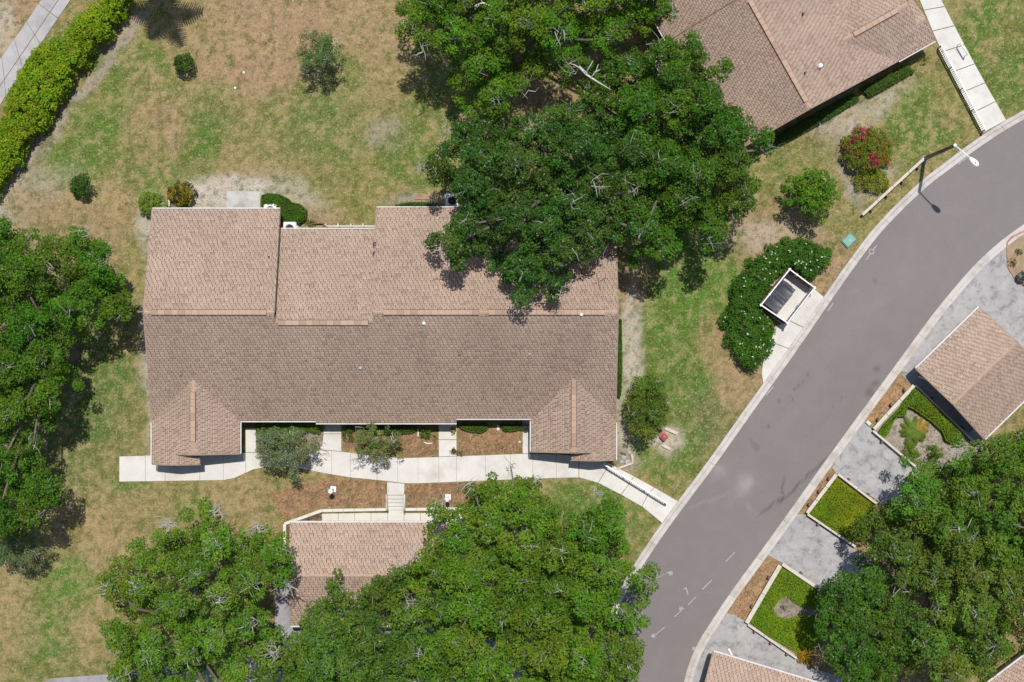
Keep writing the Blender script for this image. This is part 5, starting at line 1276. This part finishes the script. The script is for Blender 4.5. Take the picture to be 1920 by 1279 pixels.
# ------------------------------------------------------------------ railings with balusters
def railing(a, b, h, label, spacing=.115, z0=.05, post_every=1.6):
    A, B = Vector(W(*a, z0)), Vector(W(*b, z0)); d = (B - A); L = d.length; d.normalize()
    root = thing("railing", tuple(A), label, "railing", rz=math.atan2(d.y, d.x))
    up = Vector((0, 0, 1))
    MB().bar(A + up * h, B + up * h, .10, .05).build("top_rail", M["white"], root)
    MB().bar(A + up * .12, B + up * .12, .05, .05).build("bottom_rail", M["white"], root)
    n = int(L / post_every) + 1
    for i in range(n + 1):
        p = A + d * (L * i / n); MB().box(p + up * (h / 2), (.08, .08, h), (d.x, d.y)).build("post", M["white"], root)
    m = int(L / spacing); me = None
    for i in range(m):
        p = A + d * (L * (i + .5) / m)
        if me is None:
            o = MB().box(p + up * (h / 2 + .05), (.028, .028, h - .12), (d.x, d.y)).build("baluster", M["white"], root); me = o.data; x0 = p
        else:
            c = bpy.data.objects.new("baluster", me); COL.objects.link(c); c.parent = root; c.location = (L * i / m, 0, 0)
    return root
railing((1130, 868), (1248, 941), 1.0, "long white baluster railing along the ramp at the villa's right corner")
railing((1759, 90), (1841, 247), 1.0, "white baluster railing along the path by the angled villa")
r3 = thing("handrail", W(1801, 96, .07), "short white handrail standing on the path by the angled villa", "handrail")
for (p, q) in (((1795, 85), (1808, 106)),):
    A, B = Vector(W(*p, .07)), Vector(W(*q, .07)); up = Vector((0, 0, 1))
    MB().tube([A + up * .9, B + up * .9], [.05, .05], 8).build("rail", M["white"], r3, smooth=True)
    for s in (0, 1):
        c = A + (B - A) * s; MB().tube([c, c + up * .9], [.025, .025], 8).build("post", M["white"], r3, smooth=True)

# ------------------------------------------------------------------ rail fences
def rail_fence(pts, label, h=.5, post_px=62, w=.20, z0=.0, side=1, group=None, closed=False):
    root = thing("rail_fence", W(*pts[0], z0), label, "fence", group)
    for p, q in zip(pts[:-1], pts[1:]):
        n = max(1, round(math.dist(p, q) / post_px)); A, B = Vector(W(*p, z0)), Vector(W(*q, z0)); d = (B - A).normalized(); nrm = Vector((d.y, -d.x, 0)) * side
        for i in range(n):
            s0 = A + (B - A) * (i / n); s1 = A + (B - A) * ((i + 1) / n) - d * .02
            MB().bar(s0 + Vector((0, 0, h)), s1 + Vector((0, 0, h)), w, .11).build("rail", M["timber"], root, bevel=.012)
            c = A + (B - A) * ((i + .5) / n)
            c = c + nrm * (w / 2 + .08)
            MB().box(c + Vector((0, 0, h / 2 - .03)), (.13, .13, h + .06), (d.x, d.y)).build("post", M["brownboard"], root)
    return root
rail_fence([(1614, 404), (1730, 298)], "long weathered white rail fence on low posts beside the road lamp", .55, 36, .17, side=1)
rail_fence([(1636, 804), (1711, 722)], "white rail fence on the road side of the palm bed", .5, 40, .22, side=-1)
rail_fence([(1714, 722), (1828, 832)], "thin white rail between the hedge bed and the garage strip", .4, 80, .10, side=-1)
rail_fence([(1634, 807), (1716, 876)], "low rail with a dark shadow between palm bed and driveway", .5, 55, .13, side=1)
rail_fence([(1511, 961), (1566, 888)], "white rail fence on the road side of the square bed", .5, 32, .22, side=-1)
rail_fence([(1569, 888), (1642, 944)], "white rail fence on the upper side of the square bed", .45, 60, .14, side=-1)
rail_fence([(1512, 963), (1602, 1024)], "rail fence on the lower side of the square bed", .5, 50, .13, side=1)
rail_fence([(1398, 1166), (1461, 1058)], "broad white rail fence on the road side of the notched bed", .5, 60, .26, side=-1)
rail_fence([(1465, 1056), (1530, 1100)], "white rail fence on the upper side of the notched bed", .45, 60, .20, side=-1)
rail_fence([(1401, 1169), (1492, 1232)], "rail fence on the lower side of the notched bed", .5, 36, .14, side=1)

rb = thing("rail_fence", W(656, 425, 0), "white double rail fence just behind the set-back middle roof", "fence")
for y, z in ((424, .95), (424, .55)):
    MB().bar(W(612, y, z), W(706, y, z), .09, .10).build("rail", M["timber"], rb)
for x in (612, 635, 659, 682, 706):
    p = W(x, 424, .5); MB().box((p[0], p[1] + .07, .5), (.10, .10, 1.0)).build("post", M["timber"], rb)

# timber edging of the little square plot, and other edging
def log(a, b, label, r=.10, mat="timber", group=None, z=.09):
    A, B = Vector(W(*a, z)), Vector(W(*b, z))
    t = thing("edging_timber", tuple(A), label, "timber", group)
    MB().bar(A, B, r * 1.9, r * 1.9).build("beam", M[mat], t, bevel=.02)
    d = (B - A).normalized()
    for c in (A + d * .12, B - d * .12):
        MB().lathe((c.x, c.y, z + r * .95), [(.018, 0), (.018, .014), (.01, .018)], 8).build("spike", M["brownmetal"], t)
log((1247, 803), (1270, 813), "timber edging on the upper side of the hydrant plot")
log((1241, 834), (1257, 842), "short timber edging on the lower side of the hydrant plot")
log((1157, 879), (1187, 868), "pale timber edging below the stones at the villa corner", .07)
log((1187, 867), (1184, 851), "short upright timber edging right of the stones at the villa corner", .06)
log((1163, 848), (1174, 853), "dark short timber among the stones at the villa corner", .07, "brownboard")
for i, (x, y, s) in enumerate(((1170, 858, .16), (1180, 848, .13), (1176, 866, .18), (1166, 866, .12), (1186, 856, .10))):
    c = W(x, y, .05); bm = bmesh.new(); bmesh.ops.create_icosphere(bm, subdivisions=2, radius=s)
    pr = random.Random(i)
    for v in bm.verts: v.co *= 1 + pr.uniform(-.18, .18); v.co.z *= .6
    me = bpy.data.meshes.new("stone"); bm.to_mesh(me); bm.free()
    o = link_mesh("stone", me, M["stone"]); o.location = c; tag(o, ("stone at the middle of the rubble patch by the villa corner", "uppermost stone of the rubble patch by the villa corner", "largest stone, near the pale edging timber of the rubble patch", "small stone at the lower left of the rubble patch, nearest the wall", "smallest stone at the right of the rubble patch by the upright edging")[i], "stone")

# fire hydrant (red) on the little plot
c = W(1244, 818, 0)
hy = thing("fire_hydrant", c, "small red hydrant in the sandy timber-edged plot", "hydrant")
MB().lathe(c, [(.22, 0), (.22, .05), (.15, .07), (.15, .48), (.20, .50), (.20, .55)], 14).build("barrel", M["red"], hy, smooth=True)
MB().lathe((c[0], c[1], c[2] + .55), [(.18, 0), (.16, .07), (.09, .14), (.04, .16), (.04, .21)], 14).build("bonnet", M["red"], hy, smooth=True)
for dx, dy in ((1, 0), (-1, 0), (0, -1)):
    MB().tube([(c[0] + dx * .08, c[1] + dy * .08, .4), (c[0] + dx * .26, c[1] + dy * .26, .4)], [.08, .09], 9).build("nozzle", M["red"], hy, smooth=True)

# ------------------------------------------------------------------ street lamp
b = W(1733, 298, 0); H = 8.3
lp = thing("street_lamp", b, "tall dark bronze street lamp with a white arm over the road", "street lamp")
tp = W(1794, 277.5, H)
MB().tube([(b[0], b[1], -.1), (b[0], b[1], H * .5), (b[0], b[1], H)], [.13, .11, .095], 10).build("pole", M["brownmetal"], lp, smooth=True)
MB().lathe((b[0], b[1], -.02), [(.22, 0), (.22, .12), (.14, .2)], 12).build("base", M["greymetal"], lp)
MB().lathe((b[0], b[1], H - .01), [(.1, 0), (.1, .08), (.05, .12)], 10).build("pole_cap", M["white"], lp)
hd = Vector(W(1826, 303, H + .25)); ddir = Vector((hd.x - b[0], hd.y - b[1], 0)); Ld = ddir.length; ddir.normalize()
off = Vector((b[0], b[1], 0))
MB().tube([off + Vector((0, 0, H - .05)), off + ddir * Ld * .4 + Vector((0, 0, H + .2)), off + ddir * Ld * .78 + Vector((0, 0, H + .28))], [.045, .04, .04], 8).build("arm", M["white"], lp, smooth=True)
n = 12; prof = [(0, .06), (.12, .12), (.32, .16), (.5, .165), (.62, .12), (.68, .04)]
mb = MB(); vs = []; s2 = Vector((-ddir.y, ddir.x, 0))
for t, w in prof:
    for k in range(n):
        a_ = 2 * math.pi * k / n
        p = off + ddir * (Ld * .76 + t) + s2 * (w * math.cos(a_)) + Vector((0, 0, H + .28 + w * .5 * math.sin(a_))); vs.append(p)
fs = [(i * n + k, i * n + (k + 1) % n, (i + 1) * n + (k + 1) % n, (i + 1) * n + k) for i in range(len(prof) - 1) for k in range(n)] + [tuple(reversed(range(n))), tuple(range((len(prof) - 1) * n, len(prof) * n))]
hdo = mb.add(vs, fs).build("lamp_head", M["globe"], lp, smooth=True)
q = off + ddir * (Ld * .76 + .42) + Vector((0, 0, H + .355)); MB().lathe(tuple(q), [(.04, 0), (.04, .06), (.02, .08)], 8).build("sensor", M["darkplastic"], hdo)

# post lamps with white globes
def post_lamp(px, py, label, gx_, gy_):
    c = W(px, py, 0)
    t = thing("post_lamp", c, label, "lamp", "globe lamps in the mulch beds")
    MB().box((c[0], c[1], .04), (.34, .34, .12)).build("base", M["white"], t)
    MB().tube([(c[0], c[1], .1), (c[0], c[1], 1.75)], [.045, .04], 8).build("pole", M["darkplastic"], t, smooth=True)
    MB().lathe((c[0], c[1], 1.72), [(.06, 0), (.14, .09), (.17, .19), (.16, .27), (.11, .35), (.04, .39)], 14).build("globe", M["globe"], t, smooth=True)
    MB().lathe((c[0], c[1], 1.69), [(.10, 0), (.10, .05)], 10).build("collar", M["darkplastic"], t)
post_lamp(625, 917, "white globe post lamp left of the steps", 616, 921)
post_lamp(840, 932, "white globe post lamp right of the steps beside the oak", 838, 936)

# ------------------------------------------------------------------ dumpster enclosure
cor = {k: Vector(W(*p, 0)) for k, p in dict(N=(1473, 507), E=(1519, 541), S=(1469, 606), Wc=(1420, 573)).items()}
en = thing("dumpster_enclosure", tuple((cor['N'] + cor['S']) / 2), "brown board enclosure with white caps and gates around the dumpster", "enclosure", rz=0)
EH = 1.75
def board_side(a, b, mat):
    d = (b - a); L = d.length; d = d.normalized(); n = int(L / .155)
    for i in range(n):
        p = a + d * (L * (i + .5) / n)
        MB().box((p.x, p.y, .1 + (EH - .1) / 2), (L / n - .012, .04, EH - .1 + random.uniform(-.01, .01)), (d.x, d.y)).build("board", M[mat], en)
    MB().bar(a + Vector((0, 0, EH + .03)), b + Vector((0, 0, EH + .03)), .07, .05).build("cap_rail", M["white"], en)
    for z in (.5, 1.35):
        nn = Vector((-d.y, d.x, 0)) * .05
        MB().bar(a + nn + Vector((0, 0, z)), b + nn + Vector((0, 0, z)), .04, .09).build("back_rail", M["brownboard"], en)
board_side(cor['Wc'], cor['N'], "brownboard"); board_side(cor['N'], cor['E'], "brownboard"); board_side(cor['S'], cor['Wc'], "brownboard")
for k in cor:
    MB().box((cor[k].x, cor[k].y, EH / 2 + .05), (.14, .14, EH + .1)).build("post", M["white"], en)
for f in (.45,):
    for (a, b) in ((cor['N'], cor['E']), (cor['Wc'], cor['N'])):
        p = a + (b - a) * .3; MB().box((p.x, p.y, EH / 2 + .04), (.11, .11, EH + .08)).build("post", M["white"], en)
def gate(a, b):
    d = (b - a); L = d.length; d = d.normalized()
    g = MB()
    for z in (.25, EH - .05): g.bar(a + Vector((0, 0, z)), b + Vector((0, 0, z)), .06, .06)
    for p in (a, b): g.bar(p + Vector((0, 0, .2)), p + Vector((0, 0, EH - .01)), .07, .07)
    go = g.build("gate", M["white"], en)
    n = int(L / .17)
    for i in range(n):
        p = a + d * (L * (i + .5) / n); MB().box((p.x, p.y, EH / 2 + .1), (.11, .022, EH - .45), (d.x, d.y)).build("picket", M["cream"], go)
    return go
E_, S_ = cor['E'], cor['S']; dd = (S_ - E_).normalized(); mid = (E_ + S_) / 2
gate(E_ + dd * .12, mid - dd * .03); g2 = gate(mid + dd * .03, S_ - dd * .12)
MB().bar(tuple(mid - Vector((.10, -.06, -1.1))), tuple(mid + Vector((.08, -.05, 1.1))), .10, .05).build("latch", M["greymetal"], g2)
# dumpster
dc = Vector(W2(1462, 556, 1.2)).to_3d(); al = (cor['N'] - cor['Wc']).normalized(); ac = Vector((al.y, -al.x, 0))
du = thing("dumpster", (dc.x, dc.y, .1), "dark dumpster with two sagging plastic lids inside the enclosure", "dumpster", rz=math.atan2(al.y, al.x))
def obox(mb, c, sx, sy, z0, z1, top=1.0):
    vs = []
    for z, k in ((z0, 1.0), (z1, top)):
        for a_, b_ in ((-1, -1), (1, -1), (1, 1), (-1, 1)): vs.append(c + al * (a_ * sx / 2 * k) + ac * (b_ * sy / 2 * k) + Vector((0, 0, z)))
    return mb.add(vs, [(3, 2, 1, 0), (4, 5, 6, 7), (0, 1, 5, 4), (1, 2, 6, 5), (2, 3, 7, 6), (3, 0, 4, 7)])
obox(MB(), dc, 1.55, .85, .18, 1.12, 1.1).build("body", M["steelgreen"], du)
for s in (-1, 1):
    c = dc + al * (s * .46)
    mb = MB(); nx_, ny_ = 6, 6; vs = []
    for i in range(nx_ + 1):
        for j in range(ny_ + 1):
            u, v = i / nx_ - .5, j / ny_ - .5
            z = 1.20 - .07 * (1 - (2 * u) ** 2) * (1 - (2 * v) ** 2) + (.02 if i % 2 else 0) - .10 * v
            vs.append(c + al * (u * .90) + ac * (v * 1.02) + Vector((0, 0, z)))
    m = len(vs); vs += [v - Vector((0, 0, .03)) for v in vs]
    fs = []
    for i in range(nx_):
        for j in range(ny_):
            a_ = i * (ny_ + 1) + j; fs.append((a_, a_ + 1, a_ + ny_ + 2, a_ + ny_ + 1)[::-1]); fs.append(tuple(q + m for q in (a_, a_ + 1, a_ + ny_ + 2, a_ + ny_ + 1)))
    mb.add(vs, fs).build("lid", M["darkplastic"], du)
for s in (-1, 1): obox(MB(), dc + al * (s * .92), .12, .5, .7, .84).build("fork_pocket", M["steelgreen"], du)
for s in (-1, 1):
    for q in (-1, 1):
        p = dc + al * (s * .6) + ac * (q * .3); MB().lathe((p.x, p.y, .1), [(.07, 0), (.07, .08)], 10).build("caster", M["darkplastic"], du)

# green transformer lid by the kerb
c = Vector(W(1591, 451, 0)); dv = Vector((.72, .69, 0)).normalized()
ub = thing("utility_box", tuple(c), "teal green utility box cover near the kerb", "utility box", rz=math.atan2(dv.y, dv.x))
MB().box((c.x, c.y, .10), (.78, .62, .2), (dv.x, dv.y)).build("base", M["teal"], ub, bevel=.05)
MB().box((c.x, c.y, .225), (.68, .52, .06), (dv.x, dv.y)).build("lid", M["teal"], ub, bevel=.02)
MB().box((c.x + .05, c.y, .262), (.16, .10, .02), (dv.x, dv.y)).build("handle", M["greymetal"], ub)

# air conditioner condensers
def condenser(px, py, label, s=.8):
    c = W(px, py, 0)
    t = thing("air_conditioner", c, label, "air conditioner", "condensers behind the villa")
    MB().box((c[0], c[1], .06), (s + .2, s + .2, .14)).build("pad", M["walk_grey"], t)
    MB().box((c[0], c[1], .50), (s, s, .74)).build("cabinet", M["white"], t, bevel=.06)
    MB().lathe((c[0], c[1], .87), [(s * .42, 0), (s * .42, .03), (s * .36, .035)], 20).build("fan_ring", M["globe"], t, smooth=True)
    g = MB()
    for r in (.10, .18, .26): g.lathe((c[0], c[1], .905), [(r, 0), (r + .012, 0), (r + .012, .012), (r, .012)], 18)
    for k in range(8):
        a_ = k * math.pi / 8; g.bar((c[0] - .3 * math.cos(a_), c[1] - .3 * math.sin(a_), .915), (c[0] + .3 * math.cos(a_), c[1] + .3 * math.sin(a_), .915), .012, .012)
    g.build("grille", M["darkplastic"], t)
    for k in range(4):
        a_ = k * math.pi / 2 + .4; MB().bar((c[0], c[1], .906), (c[0] + .24 * math.cos(a_), c[1] + .24 * math.sin(a_), .90), .11, .01).build("fan_blade", M["greymetal"], t)
condenser(546, 430, "white air conditioner in the roof corner below the kidney hedge")
condenser(510, 396, "white air conditioner half under the eave by the patio")
condenser(849, 378, "white air conditioner in deep shade under the oak behind the villa")
o = MB().box(W(557, 428, .3), (.12, .30, .6)).build("meter_box", M["white"]); tag(o, "small white box right of the condenser in the roof corner", "meter box")
o = MB().box(W(318, 381, .25), (.10, .42, .5)).build("hose_post", M["cream"]); tag(o, "short cream post between the variegated bush and the croton", "post")
bx = thing("planter_box", W(596, 426, 0), "weathered timber planter box behind the villa", "planter")
for dx, dy, sx, sy in ((-.35, 0, .06, .5), (.35, 0, .06, .5), (0, .22, .64, .06), (0, -.22, .64, .06)):
    c = W(596, 426, .15); MB().box((c[0] + dx, c[1] + dy, .15), (sx, sy, .3)).build("board", M["brownboard"], bx)

# pots
def pot(px, py, r, h, label, mat, plant=None, seed=1):
    c = W(px, py, .09)
    t = thing("plant_pot", c, label, "pot")
    MB().lathe(c, [(r * .65, 0), (r * .95, h * .8), (r * 1.05, h * .82), (r * 1.05, h), (r * .9, h), (r * .85, h * .85)], 14).build("pot", M[mat], t, smooth=True)
    MB().lathe((c[0], c[1], c[2] + h * .8), [(r * .88, 0), (r * .8, .02)], 12).build("soil", M["brownboard"], t)
    if plant:
        rng = np.random.default_rng(seed); n = 14
        C = np.column_stack([c[0] + rng.normal(size=n) * r * .5, c[1] + rng.normal(size=n) * r * .5, c[2] + h + rng.uniform(0, .15, n)])
        leafmesh("plant", C, np.full(n, .09), t, plant, 2200, .08, .04, rng)
pot(850, 806, .16, .3, "pot with a yellow green plant at the top of the second entry path", "pot", (0.36, 0.36, 0.06), 1)
pot(851, 845, .14, .25, "brown pot at the foot of the second entry path", "pot", (0.12, 0.10, 0.03), 2)
pot(986, 803, .19, .4, "large dark pot on the strip beside the right porch", "darkpot", (0.06, 0.07, 0.05), 3)
pot(1912, 520, .30, .55, "big dark pot on the dry bed at the right edge", "darkpot", (0.05, 0.09, 0.03), 4)
for i, (x, y, w, l) in enumerate(((934, 802, .18, .34), (784, 811, .10, .5))):
    o = MB().box(W(x, y, .07), (w, l, .10)).build("stepping_stone", M["cream2"], bevel=.02); tag(o, ("pale stepping stone in the gap between two clipped hedges", "thin pale edging stone between hedge and vivid shrub")[i], "stone")
o = MB().tube([W(794, 829, .06), W(802, 832, .07), (W(811, 831, .06))], [.05, .06, .05], 7).build("edging_stone", M["cream2"], smooth=True); tag(o, "curved white edging below the vivid green shrub", "edging stone")
o = MB().lathe(W(604, 839, .0), [(.10, 0), (.11, .12), (.05, .18)], 10).build("garden_light", M["cream2"], smooth=True); tag(o, "small pale garden light at the corner of the first entry path", "garden light")
o = MB().lathe(W(974, 829, .0), [(.08, 0), (.09, .10), (.04, .14)], 10).build("garden_light", M["cream"], smooth=True); tag(o, "small cream garden light in the right mulch bed", "garden light")
for (x, y), lb in zip(((457, 136), (441, 165)), ("upper of two tiny white sprinkler heads on the brown lawn", "lower of two tiny white sprinkler heads on the brown lawn")):
    c = W(x, y, 0); t = thing("sprinkler_head", c, lb, "sprinkler")
    MB().lathe(c, [(.07, 0), (.07, .05), (.05, .06)], 10).build("cap", M["globe"], t, smooth=True); MB().lathe((c[0], c[1], .055), [(.03, 0), (.03, .03)], 8).build("nozzle", M["greymetal"], t)
o = MB().box(W(791, 372, .05), (.9, .16, .1)).build("edging_block", M["redblock"], bevel=.02); tag(o, "faded red edging block on the bare strip behind the villa", "edging block")

# hose bib post on the kerb corner of the right garage and roadside stake
o = MB().box(W(1628, 793, .15), (.22, .34, .3), (.7, .7)).build("marker_post", M["cream"], bevel=.03); tag(o, "cream marker block at the road end of the palm bed", "post")
for a_, b_, lb in (((1722, 706), (1738, 712), "white downspout foot beside the right-hand garage"), ((1366, 1216), (1373, 1230), "white downspout foot by the bottom garage")):
    o = MB().bar(W(*a_, .12), W(*b_, .16), .11, .09).build("downspout", M["white"], bevel=.01); tag(o, lb, "downspout")

# planting island at the right edge
isl = [(1888, 455), (1900, 442), (1930, 430), (1990, 420), (2000, 520), (1935, 545), (1905, 525), (1890, 500)]
root = thing("planting_island", W(1925, 490, 0), "dry planting island with stone edging at the right edge", "planting bed")
MB().prism(poly_w(isl), -.05, .085).build("soil", M["soil"] if "soil" in M else mat_plain("dry_soil", (0.33, 0.24, 0.155), .95, .05, .25, 3.0, .4), root)
pp = resample(isl + [isl[0]], 27)
for p, q in zip(pp[:-1], pp[1:]):
    MB().bar(W(*p, .10), W(*(np.array(p) + (np.array(q) - np.array(p)) * .93), .10), .10, .12).build("edging_stone", M["redblock"], root)
shrub(1912, 470, 9, 8, .4, "small olive plant upper in the dry bed at the right edge", (0.12, 0.14, 0.03), 241, leaf=(.08, .04), zb=.08)
shrub(1899, 492, 9, 9, .35, "small olive plant lower in the dry bed at the right edge", (0.13, 0.14, 0.03), 242, leaf=(.08, .04), zb=.08)
